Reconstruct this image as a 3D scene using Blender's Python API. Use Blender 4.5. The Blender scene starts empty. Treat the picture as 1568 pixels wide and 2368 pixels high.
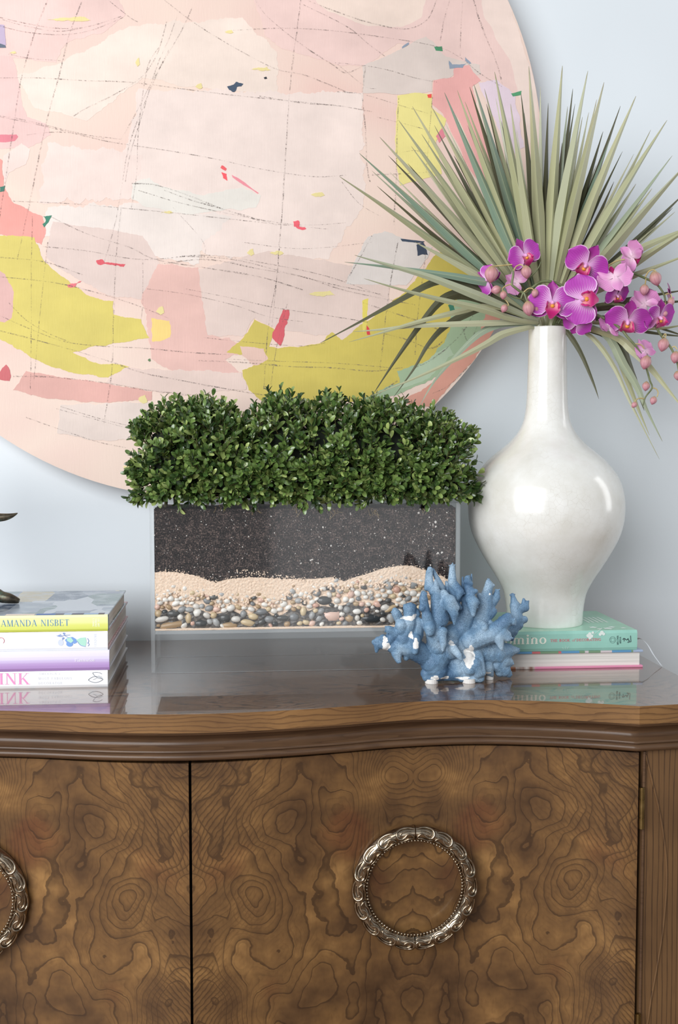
import bpy, bmesh, math, random
import numpy as np
from mathutils import Vector, Matrix, noise
from mathutils.geometry import delaunay_2d_cdt

# ------------------------------------------------------------------ camera, world, light, exposure
SC = bpy.context.scene
COL = SC.collection
FPX, CX, CY = 2594.0, 784.0, 1184.0          # focal length and centre in pixels of a 1568 x 2368 frame
WALL = 1.978                                 # distance camera -> wall
CAMH = 0.35                                  # camera height over the cabinet top (z = 0)
cam_data = bpy.data.cameras.new('camera')
cam = bpy.data.objects.new('camera', cam_data)
COL.objects.link(cam)
cam_data.sensor_fit = 'VERTICAL'
cam_data.sensor_height = 36.0
cam_data.sensor_width = 24.0
cam_data.lens = FPX / 2368.0 * 36.0
cam_data.clip_start = 0.02
cam.location = (0, -WALL, CAMH)
cam.rotation_euler = (math.radians(90 - 3.6176), 0, math.radians(-5.21))
SC.camera = cam

world = bpy.data.worlds.new('room_daylight')
SC.world = world
world.use_nodes = True
wbg = world.node_tree.nodes['Background']
wbg.inputs[0].default_value = (0.92, 0.955, 1.0, 1)
wbg.inputs[1].default_value = 0.42


def area(name, loc, target, sx, sy, power, color):
    ld = bpy.data.lights.new(name, 'AREA')
    ld.shape = 'RECTANGLE'
    ld.size, ld.size_y = sx, sy
    ld.energy = power
    ld.color = color
    o = bpy.data.objects.new(name, ld)
    COL.objects.link(o)
    o.location = loc
    d = Vector(target) - Vector(loc)
    o.rotation_euler = d.to_track_quat('-Z', 'Y').to_euler()
    return o


area('window_daylight', (-1.75, -2.85, 1.2), (0.1, -0.1, 0.15), 2.8, 2.4, 138, (0.97, 0.985, 1.0))
area('side_window_daylight', (2.7, -0.45, 0.95), (0.4, -0.3, 0.3), 0.5, 1.7, 14, (0.97, 0.99, 1.0))
area('garden_door_daylight', (0.75, -5.1, 0.25), (0.75, 0, 0.25), 1.1, 2.1, 6.0, (0.97, 0.985, 1.0))

SC.view_settings.view_transform = 'Standard'
SC.view_settings.look = 'None'
SC.view_settings.gamma = 1.0
SC.view_settings.use_curve_mapping = False
SC.view_settings.exposure = 0.02
SC.cycles.max_bounces = 10
SC.cycles.transparent_max_bounces = 24
SC.cycles.caustics_reflective = False
SC.cycles.caustics_refractive = False

# ------------------------------------------------------------------ measuring helpers
_R = cam.rotation_euler.to_matrix()


def at(px, py, Yc):
    """point seen at pixel (px,py) on the vertical plane Yc metres in front of the camera station"""
    d = _R @ Vector(((px - CX) / FPX, -(py - CY) / FPX, -1.0))
    t = Yc / d.y
    return Vector((d.x * t, Yc - WALL, CAMH + d.z * t))


def atz(px, py, z=0.0):
    d = _R @ Vector(((px - CX) / FPX, -(py - CY) / FPX, -1.0))
    t = (z - CAMH) / d.z
    return Vector((d.x * t, d.y * t - WALL, z))


def Y(Yc):
    return Yc - WALL


rnd = random.Random(7)


def lin(c):
    return tuple(((v / 255.0) / 12.92 if v / 255.0 <= 0.04045 else ((v / 255.0 + 0.055) / 1.055) ** 2.4) for v in c)


# ------------------------------------------------------------------ node helpers
class N:
    """tiny expression wrapper over math nodes"""
    def __init__(s, t, sock): s.t, s.s = t, sock
    def _op(s, op, *o):
        n = s.t.nodes.new('ShaderNodeMath'); n.operation = op
        for i, v in enumerate((s,) + o):
            if isinstance(v, N): s.t.links.new(v.s, n.inputs[i])
            else: n.inputs[i].default_value = v
        return N(s.t, n.outputs[0])
    def __add__(s, o): return s._op('ADD', o)
    def __sub__(s, o): return s._op('SUBTRACT', o)
    def __mul__(s, o): return s._op('MULTIPLY', o)
    def __truediv__(s, o): return s._op('DIVIDE', o)
    def __pow__(s, o): return s._op('POWER', o)
    def abs(s): return s._op('ABSOLUTE')
    def fract(s): return s._op('FRACT')
    def exp(s): return s._op('EXPONENT')
    def sin(s): return s._op('SINE')
    def max(s, o): return s._op('MAXIMUM', o)
    def min(s, o): return s._op('MINIMUM', o)
    def gt(s, o): return s._op('GREATER_THAN', o)
    def lt(s, o): return s._op('LESS_THAN', o)
    def rng(s, a, b, c=0.0, d=1.0):
        n = s.t.nodes.new('ShaderNodeMapRange'); n.interpolation_type = 'SMOOTHSTEP'
        s.t.links.new(s.s, n.inputs[0])
        for i, v in enumerate((a, b, c, d)): n.inputs[i + 1].default_value = v
        return N(s.t, n.outputs[0])


class Mat:
    def __init__(s, name, rough=0.5, spec=0.5, metal=0.0):
        s.m = bpy.data.materials.new(name); s.m.use_nodes = True
        s.t = s.m.node_tree; s.b = s.t.nodes['Principled BSDF']
        s.b.inputs['Roughness'].default_value = rough
        s.b.inputs['Specular IOR Level'].default_value = spec
        s.b.inputs['Metallic'].default_value = metal
    def coord(s, kind='Object'):
        return s.t.nodes.new('ShaderNodeTexCoord').outputs[kind]
    def xyz(s, sock):
        n = s.t.nodes.new('ShaderNodeSeparateXYZ'); s.t.links.new(sock, n.inputs[0])
        return [N(s.t, o) for o in n.outputs]
    def vec(s, x, y, z):
        n = s.t.nodes.new('ShaderNodeCombineXYZ')
        for i, v in enumerate((x, y, z)):
            if isinstance(v, N): s.t.links.new(v.s, n.inputs[i])
            else: n.inputs[i].default_value = v
        return n.outputs[0]
    def noise(s, vec, scale, detail=2.0, rough=0.5, dist=0.0):
        n = s.t.nodes.new('ShaderNodeTexNoise'); s.t.links.new(vec, n.inputs['Vector'])
        n.inputs['Scale'].default_value = scale; n.inputs['Detail'].default_value = detail
        n.inputs['Roughness'].default_value = rough; n.inputs['Distortion'].default_value = dist
        return N(s.t, n.outputs[0])
    def voro(s, vec, scale, feature='F1'):
        n = s.t.nodes.new('ShaderNodeTexVoronoi'); n.feature = feature
        s.t.links.new(vec, n.inputs['Vector']); n.inputs['Scale'].default_value = scale
        return N(s.t, n.outputs['Distance'])
    def map(s, sock, scale):
        n = s.t.nodes.new('ShaderNodeMapping'); s.t.links.new(sock, n.inputs[0]); n.inputs['Scale'].default_value = scale
        return n.outputs[0]
    def ramp(s, fac, stops, interp='LINEAR'):
        n = s.t.nodes.new('ShaderNodeValToRGB'); n.color_ramp.interpolation = interp
        e = n.color_ramp.elements
        while len(e) < len(stops): e.new(0.5)
        for el, (p, c) in zip(e, stops): el.position = p; el.color = (*lin(c), 1)
        s.t.links.new(fac.s, n.inputs[0])
        return n.outputs[0]
    def mix(s, fac, a, b, mode='MIX'):
        n = s.t.nodes.new('ShaderNodeMix'); n.data_type = 'RGBA'; n.blend_type = mode
        for sock, v in ((n.inputs[0], fac), (n.inputs[6], a), (n.inputs[7], b)):
            if isinstance(v, N): s.t.links.new(v.s, sock)
            elif isinstance(v, tuple): sock.default_value = (*lin(v), 1)
            elif isinstance(v, float): sock.default_value = v
            else: s.t.links.new(v, sock)
        return n.outputs[2]
    def color(s, v):
        if isinstance(v, tuple): s.b.inputs['Base Color'].default_value = (*lin(v), 1)
        else: s.t.links.new(v, s.b.inputs['Base Color'])
    def bump(s, h, strength=0.3, dist=0.001):
        n = s.t.nodes.new('ShaderNodeBump'); n.inputs['Strength'].default_value = strength
        n.inputs['Distance'].default_value = dist
        s.t.links.new(h.s, n.inputs['Height']); s.t.links.new(n.outputs[0], s.b.inputs['Normal'])
    def uv(s): return s.xyz(s.coord('UV'))
    def rand(s): return N(s.t, s.t.nodes.new('ShaderNodeObjectInfo').outputs['Random'])


def plain(name, c, rough=0.5, var=10, scale=40.0, spec=0.5, bump=0.0):
    """flat colour with a little procedural mottling"""
    m = Mat(name, rough, spec)
    n = m.noise(m.coord(), scale, 3)
    lo = tuple(max(0, v - var) for v in c); hi = tuple(min(255, v + var) for v in c)
    m.color(m.ramp(n, [(0.3, lo), (0.7, hi)]))
    if bump: m.bump(n, bump, 0.0005)
    return m.m


# ------------------------------------------------------------------ mesh helpers
class MB:
    def __init__(s): s.v, s.f, s.mi, s.uv = [], [], [], []
    def add(s, verts, faces, mi=0, uvs=None):
        o = len(s.v)
        s.v += [tuple(v) for v in verts]
        for f in faces:
            s.f.append([i + o for i in f]); s.mi.append(mi)
            s.uv.append([uvs[i] for i in f] if uvs else [(0.0, 0.0)] * len(f))
        return s
    def box(s, a, b, mi=0):
        (x0, y0, z0), (x1, y1, z1) = a, b
        v = [(x0, y0, z0), (x1, y0, z0), (x1, y1, z0), (x0, y1, z0), (x0, y0, z1), (x1, y0, z1), (x1, y1, z1), (x0, y1, z1)]
        return s.add(v, [(3, 2, 1, 0), (4, 5, 6, 7), (0, 1, 5, 4), (1, 2, 6, 5), (2, 3, 7, 6), (3, 0, 4, 7)], mi)
    def grid(s, rows, mi=0, uvs=None, close_u=False, close_v=False, flip=False):
        n, m = len(rows), len(rows[0])
        v = [p for r in rows for p in r]
        f = []
        for i in range(n if close_v else n - 1):
            for j in range(m if close_u else m - 1):
                q = (i * m + j, i * m + (j + 1) % m, ((i + 1) % n) * m + (j + 1) % m, ((i + 1) % n) * m + j)
                f.append(q[::-1] if flip else q)
        u = [q for r in uvs for q in r] if uvs else None
        return s.add(v, f, mi, u)
    def tube(s, pts, rad, n=8, mi=0, cap=True, sub=4):
        P = smooth(pts, sub); k = len(P)
        if isinstance(rad, (int, float)): rr = [rad] * k
        else:
            rr = [float(np.interp(i / (k - 1), np.linspace(0, 1, len(rad)), rad)) for i in range(k)]
        rows = []; ref = Vector((0.3, 0.9, 0.2))
        for i, p in enumerate(P):
            d = (P[min(i + 1, k - 1)] - P[max(i - 1, 0)]).normalized()
            a = d.cross(ref)
            if a.length < 1e-4: a = d.cross(Vector((1, 0, 0)))
            a.normalize(); b = d.cross(a)
            ref = b.cross(d) * -1 if False else ref
            rows.append([p + (a * math.cos(t) + b * math.sin(t)) * rr[i] for t in [2 * math.pi * j / n for j in range(n)]])
        s.grid(rows, mi, close_u=True)
        if cap:
            s.add(rows[0], [list(range(n))[::-1]], mi); s.add(rows[-1], [list(range(n))], mi)
        return s
    def ell(s, c, r, M=None, nu=10, nv=7, mi=0):
        rows = []
        for i in range(nv + 1):
            th = math.pi * i / nv
            row = []
            for j in range(nu):
                ph = 2 * math.pi * j / nu
                q = Vector((math.sin(th) * math.cos(ph) * r[0], math.sin(th) * math.sin(ph) * r[1], math.cos(th) * r[2]))
                if M is not None: q = M @ q
                row.append(q + Vector(c))
            rows.append(row)
        return s.grid(rows, mi, close_u=True, flip=True)
    def mesh(s, name, mats, sm=True):
        me = bpy.data.meshes.new(name)
        me.from_pydata(s.v, [], s.f); me.update()
        for m in (mats if isinstance(mats, (list, tuple)) else [mats]): me.materials.append(m)
        me.polygons.foreach_set('material_index', s.mi)
        if sm: me.polygons.foreach_set('use_smooth', [True] * len(s.f))
        ul = me.uv_layers.new(name='UVMap')
        ul.data.foreach_set('uv', [c for f in s.uv for q in f for c in q])
        return me
    def build(s, name, mats, parent=None, sm=False, **kw):
        return link(name, s.mesh(name, mats, sm), parent, **kw)


def smooth(pts, sub):
    P = [Vector(p) for p in pts]
    if sub <= 1 or len(P) < 3: 
        if len(P) == 2 and sub > 1: return [P[0].lerp(P[1], i / sub) for i in range(sub + 1)]
        return P
    out = []
    for i in range(len(P) - 1):
        p0, p1, p2, p3 = P[max(i - 1, 0)], P[i], P[i + 1], P[min(i + 2, len(P) - 1)]
        for k in range(sub):
            t = k / sub
            out.append(0.5 * ((2 * p1) + (p2 - p0) * t + (2 * p0 - 5 * p1 + 4 * p2 - p3) * t * t + (3 * p1 - p0 - 3 * p2 + p3) * t ** 3))
    return out + [P[-1]]


def link(name, me, parent=None, label=None, cat=None, group=None, kind=None, bevel=0.0, subsurf=0):
    o = bpy.data.objects.new(name, me); COL.objects.link(o)
    if parent is not None: o.parent = parent
    for k, v in (('label', label), ('category', cat), ('group', group), ('kind', kind)):
        if v: o[k] = v
    if bevel:
        md = o.modifiers.new('soft_edges', 'BEVEL'); md.width = bevel; md.segments = 2; md.limit_method = 'ANGLE'
        md.angle_limit = math.radians(40)
    if subsurf:
        md = o.modifiers.new('smooth', 'SUBSURF'); md.levels = md.render_levels = subsurf
    return o


def thing(name, label, cat, group=None):
    return link(name, None, None, label, cat, group)


# ------------------------------------------------------------------ the setting
wall_m = Mat('painted_wall', 0.62, 0.3)
wn = wall_m.noise(wall_m.coord(), 160, 3)
wall_m.color(wall_m.ramp(wall_m.noise(wall_m.coord(), 3, 2), [(0.3, (219, 226, 231)), (0.7, (223, 230, 235))]))
wall_m.bump(wn, 0.06, 0.001)
MB().box((-3.2, 0, -0.86), (3.2, 0.12, 2.4)).build('wall_back', wall_m.m, kind='structure')
floor_m = plain('oak_floor', (120, 92, 66), 0.4, 12, 6)
MB().box((-3.2, -5.4, -0.9), (3.2, 0.0, -0.86)).build('floor', floor_m, kind='structure')
MB().box((-3.2, -0.016, -0.86), (3.2, 0, -0.72)).build('baseboard_back', plain('white_trim_paint', (232, 234, 234), 0.4, 3), kind='structure', bevel=0.003)

# ------------------------------------------------------------------ wood
GAPX, RINGX, DOORX = -0.0625, 0.2372, 0.5369


def wood(name, kind, rough=0.28, coat=0.0):
    m = Mat(name, rough, 0.5 if kind == 'top' else 0.36)
    co = m.coord()
    x, y, z = m.xyz(co)
    if kind == 'burl':
        t = (x - GAPX).abs()
        u = (t - (RINGX - GAPX)).abs()            # book-matched veneer: mirrored at each ring and at the door gap
        w1 = m.noise(m.vec(u, z, 0.0), 9.0, 3, 0.55) - 0.5
        w2 = m.noise(m.vec(u, z, 3.7), 9.0, 3, 0.55) - 0.5
        uu, zz = u + w1 * 0.05, z + w2 * 0.05
        big = m.noise(m.vec(uu, zz * 0.8, 1.3), 7.0, 2.5, 0.55)
        F = big * 1.35
        e1 = (((uu - 0.19) ** 2.0 + (zz + 0.15) ** 2.0) * -420.0).exp()
        e2 = (((uu - 0.215) ** 2.0 + (zz + 0.245) ** 2.0) * -900.0).exp()
        e3 = (((uu - 0.03) ** 2.0 * 0.4 + (zz + 0.10) ** 2.0) * -1500.0).exp()
        e4 = (((uu - 0.12) ** 2.0 + (zz + 0.36) ** 2.0) * -500.0).exp()
        tt = t.min((x - DOORX).abs())
        near = tt.rng(0.17, 0.02) * m.noise(m.vec(u, z, 31.0), 6.0, 1).rng(0.36, 0.55)
        chev = z - tt * 1.15
        ring = ((u * 1.35) ** 2.0 + (z + 0.335) ** 2.0) ** 0.5
        inring = u.rng(0.09, 0.03) * (z + 0.26).abs().rng(0.30, 0.12)
        F = F + e1 * 0.55 - e2 * 0.5 + e3 * 0.45 + e4 * 0.4 + near * chev * 1.6 + inring * ring * 5.0
        fine = m.noise(m.vec(u, z, 5.0), 60.0, 3, 0.6) - 0.5
        wig = m.noise(m.vec(u, z, 7.0), 26.0, 3, 0.6) - 0.5
        r = (F * 8.6 + wig * 0.6 + fine * 0.2).fract()
        r2 = (chev * 105.0 + big * 9.0 + wig * 1.6 + fine * 0.8).fract()
        thick = m.noise(m.vec(u, z, 17.0), 12.0, 2).rng(0.3, 0.65)
        line = (r.rng(0.84, 0.97) + r.rng(0.40, 0.97) * thick * 0.7).min(1.0) * r.rng(1.0, 0.985)
        r3_ = (F * 25.0 + wig * 1.4 + fine * 0.6).fract()
        line = line.max(r3_.rng(0.55, 0.95) * r3_.rng(1.0, 0.96) * m.noise(m.vec(u, z, 41.0), 7.0, 2).rng(0.42, 0.62) * 0.42)
        line2 = r2.rng(0.45, 0.92) * r2.rng(1.0, 0.95) * near * 0.62
        tone = m.noise(m.vec(u, z, 9.0), 11.0, 4, 0.62)
        fleck = m.noise(m.vec(u * 3.0, z * 0.9, 2.0), 90.0, 2, 0.6)
        base = m.ramp(tone, [(0.24, (60, 42, 29)), (0.42, (94, 68, 44)), (0.57, (120, 88, 54)), (0.76, (164, 124, 76))])
        red = m.noise(m.vec(u, z, 21.0), 8.0, 1).rng(0.62, 0.75)
        base = m.mix(red * 0.35, base, (96, 40, 28))
        base = m.mix(fleck.rng(0.5, 0.8) * 0.25, base, (72, 46, 26))
        c = m.mix((line * 0.66).max(line2), base, (50, 35, 26))
        m.color(c)
        m.bump(line * -1.0 + fleck * 0.2, 0.05, 0.0005)
    else:
        if kind == 'top':   # long grain running along x on the upper face
            v = m.vec(x * 1.6, y * 5.0, z)
            F = m.noise(v, 2.6, 2, 0.5) * 1.7 + y * 3.0
            fine = m.noise(m.vec(x * 3.0, y * 60.0, z), 14.0, 3, 0.6)
            k, cols = 13.0, [(0.3, (98, 72, 53)), (0.7, (126, 94, 70))]
            dark, amt = (44, 31, 25), 0.95
        elif kind == 'edge':
            xm = (x - GAPX + 0.115).abs()
            v = m.vec(xm * 1.1, y * 0.4, z * 3.2)
            F = m.noise(v, 6.5, 2, 0.5, 0.3) * 1.1 + z * 26.0 + (m.noise(m.vec(xm, 0.0, 4.0), 5.0, 1) - 0.5) * 4.0 * (z * 8.0 + 0.1)
            fine = m.noise(m.vec(x * 3.0, y * 5.0, z * 25.0), 22.0, 3, 0.6)
            k, cols = 6.0, [(0.3, (106, 77, 50)), (0.7, (140, 104, 65))]
            dark, amt = (70, 46, 31), 0.6
        elif kind == 'moulding':
            F = m.noise(m.vec(x * 0.6, y * 0.6, z * 12.0), 9.0, 2, 0.5)
            fine = m.noise(m.vec(x * 1.5, y * 10.0, z * 60.0), 16.0, 3, 0.6)
            k, cols = 5.0, [(0.3, (74, 54, 40)), (0.7, (100, 75, 54))]
            dark, amt = (54, 38, 29), 0.4
        else:               # upright grain
            v = m.vec(x * 5.0, y * 5.0, z * 0.75)
            F = m.noise(v, 2.0, 2, 0.5) * 0.9 + x * 24.0
            fine = m.noise(m.vec(x * 40.0, y * 40.0, z * 2.0), 12.0, 3, 0.6)
            k, cols = 6.0, [(0.3, (92, 68, 47)), (0.7, (120, 90, 60))]
            dark, amt = (56, 41, 32), 0.75
        r = (F * k + (fine - 0.5) * 0.25).fract()
        line = (r.rng(0.55, 0.97) if kind != 'post' else r.rng(0.72, 0.95)) * r.rng(1.0, 0.97)
        base = m.ramp(m.noise(co, 7.0, 3), cols)
        base = m.mix(fine.rng(0.5, 0.85) * 0.4, base, dark)
        m.color(m.mix(line * amt, base, dark))
        m.bump(line * -1.0 + fine * 0.3, 0.04, 0.0005)
    if coat:
        m.b.inputs['Coat Weight'].default_value = coat
        m.b.inputs['Coat Roughness'].default_value = 0.03
        m.b.inputs['Coat IOR'].default_value = 1.6 if kind == 'top' else 1.5
    return m.m


W_BURL = wood('burl_walnut', 'burl', 0.30, 0.15)
W_TOP = wood('polished_top', 'top', 0.25, 1.0)
W_EDGE = wood('edge_banding', 'edge', 0.32)
W_MOULD = wood('moulding_wood', 'moulding', 0.3)
W_POST = wood('upright_grain', 'post', 0.34)
W_DARK = plain('cabinet_inside', (24, 17, 13), 0.7, 4)

# front edge of the cabinet top (x, camera distance)
EDGE = [(-0.781, 1.437), (-0.72, 1.4305), (-0.654, 1.4220), (-0.61, 1.4370), (-0.56, 1.4550), (-0.505, 1.4680), (-0.45, 1.4770), (-0.39, 1.4805), (-0.34, 1.4785),
        (-0.3087, 1.4745), (-0.2514, 1.4629), (-0.1944, 1.4490), (-0.14, 1.4394), (-0.0832, 1.4330), (-0.0281, 1.4328),
        (0.0276, 1.4374), (0.084, 1.4450), (0.1419, 1.4560), (0.2014, 1.4692), (0.2612, 1.4766), (0.3204, 1.4772), (0.3781, 1.4690),
        (0.4341, 1.4561), (0.488, 1.4387), (0.5291, 1.4222), (0.5835, 1.4285), (0.6559, 1.4372)]


def edge_curve(off=0.0, inset=0.0):
    """smooth serpentine with sharp corners, moved back by off; end points pulled in by inset"""
    segs = [EDGE[0:3], EDGE[2:25], EDGE[24:27]]
    out = []
    for sg in segs:
        P = smooth([(x, Y(d), 0) for x, d in sg], 5)
        out += P if not out else P[1:]
    return [Vector((max(-0.781 + inset, min(0.6559 - inset, p.x)), p.y + off, 0)) for p in out]


credenza = thing('credenza', 'serpentine walnut burl credenza with round metal ring pulls, standing against the wall', 'cabinet')


def prism(curve, back, z0, z1, mats, top_mi=0, side_mi=1):
    b = MB(); n = len(curve)
    ring = list(curve) + [Vector((curve[-1].x, back, 0)), Vector((curve[0].x, back, 0))]
    k = len(ring)
    tp = [(p.x, p.y, z1) for p in ring]; bt = [(p.x, p.y, z0) for p in ring]
    # top and bottom as strips from curve to back line
    for zz, flip in ((z1, False), (z0, True)):
        rows = [[(p.x, p.y, zz) for p in curve], [(p.x, back, zz) for p in curve]]
        b.grid(rows, top_mi, flip=flip)
    b.grid([bt + [bt[0]], tp + [tp[0]]], side_mi)
    return b


prism(edge_curve(), -0.002, -0.0247, 0.0, None).build('top', [W_TOP, W_EDGE], credenza)

# moulding below the slab: fillet, cove, bead swept along the front and both sides
prof = [(0.003, -0.0247), (0.003, -0.0285), (0.0075, -0.0288)]
for i in range(9):
    a = math.pi / 2 * i / 8
    prof.append((0.0205 - 0.013 * (1 - math.sin(a)) * 1.0 - 0.0, -0.0292 - 0.0228 * (i / 8)))
prof = [(0.003, -0.0247), (0.003, -0.0285)] + [(0.005 + 0.0135 * math.sin(math.pi * 0.98 * i / 10) ** 0.8, -0.0288 - 0.0235 * i / 10) for i in range(11)]
prof += [(0.0095, -0.0528), (0.0085, -0.0534)]
for i in range(9):
    a = math.pi * i / 8
    prof.append((0.0085 - 0.0055 * math.sin(a), -0.0534 - 0.0096 * (1 - math.cos(a)) / 2))
prof.append((0.05, -0.0632))


def sweep(prof):
    rows = []
    for off, z in prof:
        c = edge_curve(off, off)
        rows.append([(c[0].x, -0.004, z)] + [(p.x, p.y, z) for p in c] + [(c[-1].x, -0.004, z)])
    return rows


MB().grid(sweep(prof), flip=True).build('moulding', W_MOULD, credenza, sm=True)

# carcass behind the doors, plinth
BOT = -0.80
prism(edge_curve(0.040, 0.03), -0.004, BOT + 0.06, -0.058, None, 0, 0).build('carcass', W_DARK, credenza)
prism(edge_curve(0.012, 0.014), -0.004, BOT, BOT + 0.07, None, 0, 0).build('plinth', W_MOULD, credenza, bevel=0.003)
for sx in (-0.781 + 0.0175, 0.6559 - 0.0175):
    MB().box((sx - 0.012, Y(1.50), BOT + 0.06), (sx + 0.008, -0.004, -0.0632)).build('side_panel', W_POST, credenza)
for fx in (-0.70, 0.58):
    for fy in (Y(1.49), -0.08):
        MB().box((fx - 0.03, fy - 0.03, -0.86), (fx + 0.03, fy + 0.03, BOT)).build('foot', W_MOULD, credenza, bevel=0.004)


def edge_y(x, off):
    xs = [p.x for p in _CURVE]; ys = [p.y for p in _CURVE]
    return float(np.interp(x, xs, ys)) + off


_CURVE = edge_curve()


def door_off(x):
    t = abs(x - GAPX)
    return 0.0065 + 0.007 * min(1.0, t / 0.2)


def make_door(x0, x1):
    b = MB(); n = 48; z0, z1 = BOT + 0.075, -0.0662
    xs = [x0 + (x1 - x0) * i / n for i in range(n + 1)]
    f = [(x, edge_y(x, door_off(x))) for x in xs]
    b.grid([[(x, y, z0) for x, y in f], [(x, y, z1) for x, y in f]])
    b.grid([[(x, y, z1) for x, y in f], [(x, y + 0.02, z1) for x, y in f]])
    b.grid([[(x, y + 0.02, z0) for x, y in f], [(x, y, z0) for x, y in f]])
    for (x, y), fl in ((f[0], False), (f[-1], True)):
        b.add([(x, y, z0), (x, y, z1), (x, y + 0.02, z1), (x, y + 0.02, z0)], [(0, 1, 2, 3) if fl else (3, 2, 1, 0)])
    return b.build('door', W_BURL, credenza, sm=True)


# ring handle pieces -----------------------------------------------------------
met = Mat('antique_pewter', 0.30, 0.5, 1.0)
pn = met.noise(met.coord(), 90, 4, 0.6)
met.color(met.ramp(pn, [(0.3, (120, 104, 86)), (0.7, (186, 172, 152))]))
met.bump(met.noise(met.coord(), 300, 3), 0.15, 0.0005)
met.t.links.new(met.ramp(pn, [(0.2, (120, 120, 120)), (0.8, (70, 70, 70))]), met.b.inputs['Roughness'])
PEWTER = met.m
RMAJ, RMIN = 0.0756, 0.0104


def tor(a, ph, k=1.0):
    """a along the ring, ph across the tube (0 = facing the room), k = radius factor"""
    r = RMAJ + RMIN * 1.0 * k * math.sin(ph)
    return Vector((r * math.sin(a), -RMIN * k * math.cos(ph) - 0.013, r * math.cos(a)))


def half_ring(side):
    b = MB(); n = 48; g = 0.010
    rows = []
    for i in range(n + 1):
        a = side * (g + (math.pi - 2 * g) * i / n)
        rows.append([tor(a, 2 * math.pi * j / 16, 0.93) for j in range(16)])
    b.grid(rows, close_u=True, flip=side < 0)
    b.add(rows[0], [list(range(16))]); b.add(rows[-1], [list(range(16))[::-1]])
    return b.mesh('ring_half', PEWTER)


def scroll_mesh():
    """one curled leaf scroll wrapped on the ring, spanning about 18 degrees"""
    b = MB(); w = math.radians(19.0)
    P = lambda u, v, k=1.0: tor((u - 0.5) * w, v, k)
    loop = [(0.04, 0.75), (0.25, 0.95), (0.55, 1.05), (0.85, 0.85), (0.97, 0.35), (0.93, -0.15), (0.75, -0.32), (0.55, -0.15), (0.42, 0.12), (0.25, 0.1), (0.08, -0.35), (0.06, -0.8)]
    b.tube([P(u, v, 1.0) for u, v in loop], [0.0007, 0.0017, 0.0020, 0.0019, 0.0018, 0.0017, 0.0015, 0.0012, 0.0008, 0.0012, 0.0014, 0.0006], 7, sub=4)
    b.tube([P(u, v, 1.0) for u, v in [(0.2, 0.5), (0.45, 0.6), (0.7, 0.5), (0.8, 0.2), (0.7, 0.08)]], [0.0005, 0.0012, 0.0015, 0.0012, 0.0006], 6, sub=3)
    b.tube([P(u, v, 1.0) for u, v in [(0.12, -0.55), (0.35, -0.55), (0.6, -0.75), (0.85, -0.7), (0.97, -0.55)]], [0.0006, 0.0014, 0.0016, 0.0012, 0.0005], 6, sub=3)
    return b.mesh('scroll', PEWTER)


SCROLL = scroll_mesh()
HALVES = [half_ring(1), half_ring(-1)]
bb = MB()
for i in range(92):
    a = 2 * math.pi * i / 92
    c = Vector((0.0654 * math.sin(a), -0.0168, 0.0654 * math.cos(a)))
    bb.ell(c, (0.0019,) * 3, nu=7, nv=5)
BEADS = bb.mesh('beading', PEWTER)
POSTS = [MB().tube([(0, 0.004, 0.0756 * s_), (0, -0.010, 0.0756 * s_)], 0.006, 12, sub=1).mesh('mount', PEWTER) for s_ in (1, -1)]

doors = [make_door(GAPX + 0.0018, DOORX - 0.0025), make_door(2 * GAPX - DOORX + 0.0025, GAPX - 0.0018)]
for d, hx in zip(doors, (RINGX, 2 * GAPX - RINGX)):
    M = Matrix.Translation((hx, edge_y(hx, door_off(hx)) - 0.001, -0.2545))
    hs = [link('ring_half', m, d, label='half of a scroll-cast pewter ring pull') for m in HALVES]
    hs += [link('beading', BEADS, d, kind='stuff')] + [link('mount', q, d) for q in POSTS]
    for o in hs: o.matrix_local = M
    for i in range(18):
        a = math.radians(10 + 20 * i)
        o = link('scroll_ornament', SCROLL, d)
        # scrolls on the two halves turn the opposite way
        o.matrix_local = M @ Matrix.Rotation(a, 4, 'Y') @ (Matrix.Scale(-1, 4, (1, 0, 0)) if i % 18 >= 9 else Matrix.Identity(4))

# canted corner posts with a carved bow line, and brass hinges
for sg in (1, -1):
    cx = lambda x: GAPX + sg * (x - GAPX)
    xs = [DOORX + 0.0026 + 0.1 * i / 12 for i in range(13)]
    b = MB(); z0, z1 = BOT + 0.07, -0.0645
    f = [(cx(x), edge_y(x, 0.0125) - 0.0) for x in xs]
    b.grid([[(x, y, z0) for x, y in f], [(x, y, z1) for x, y in f]], flip=sg < 0)
    b.add([(f[0][0], f[0][1], z0), (f[0][0], f[0][1], z1), (f[0][0], f[0][1] + 0.025, z1), (f[0][0], f[0][1] + 0.025, z0)], [(0, 1, 2, 3)])
    b.grid([[(x, y, z1) for x, y in f], [(x, y + 0.03, z1) for x, y in f]])
    b.build('corner_post', W_POST, credenza)
    pts = []
    for py, px in ((1745, 1492), (1800, 1506), (1880, 1526), (1960, 1539), (2020, 1543), (2080, 1541), (2160, 1533), (2240, 1519), (2320, 1504), (2368, 1496)):
        p = at(px, py, 1.438)
        pts.append((cx(p.x), edge_y(p.x, 0.0122), p.z))
    pts += [(cx(0.5435), edge_y(0.5435, 0.0122), -0.47)]
    MB().tube(pts, 0.0015, 6, sub=4).build('carved_line', W_POST, credenza, sm=True)
    st = MB()
    xa = cx(DOORX + 0.0028)
    st.tube([(xa + sg * 0.002, edge_y(DOORX + 0.004, 0.0120), z1), (xa + sg * 0.002, edge_y(DOORX + 0.004, 0.0120), z0)], 0.0022, 6, sub=1)
    st.build('edge_strip', W_MOULD, credenza, sm=True)
brass = Mat('aged_brass', 0.32, 0.5, 1.0)
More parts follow.
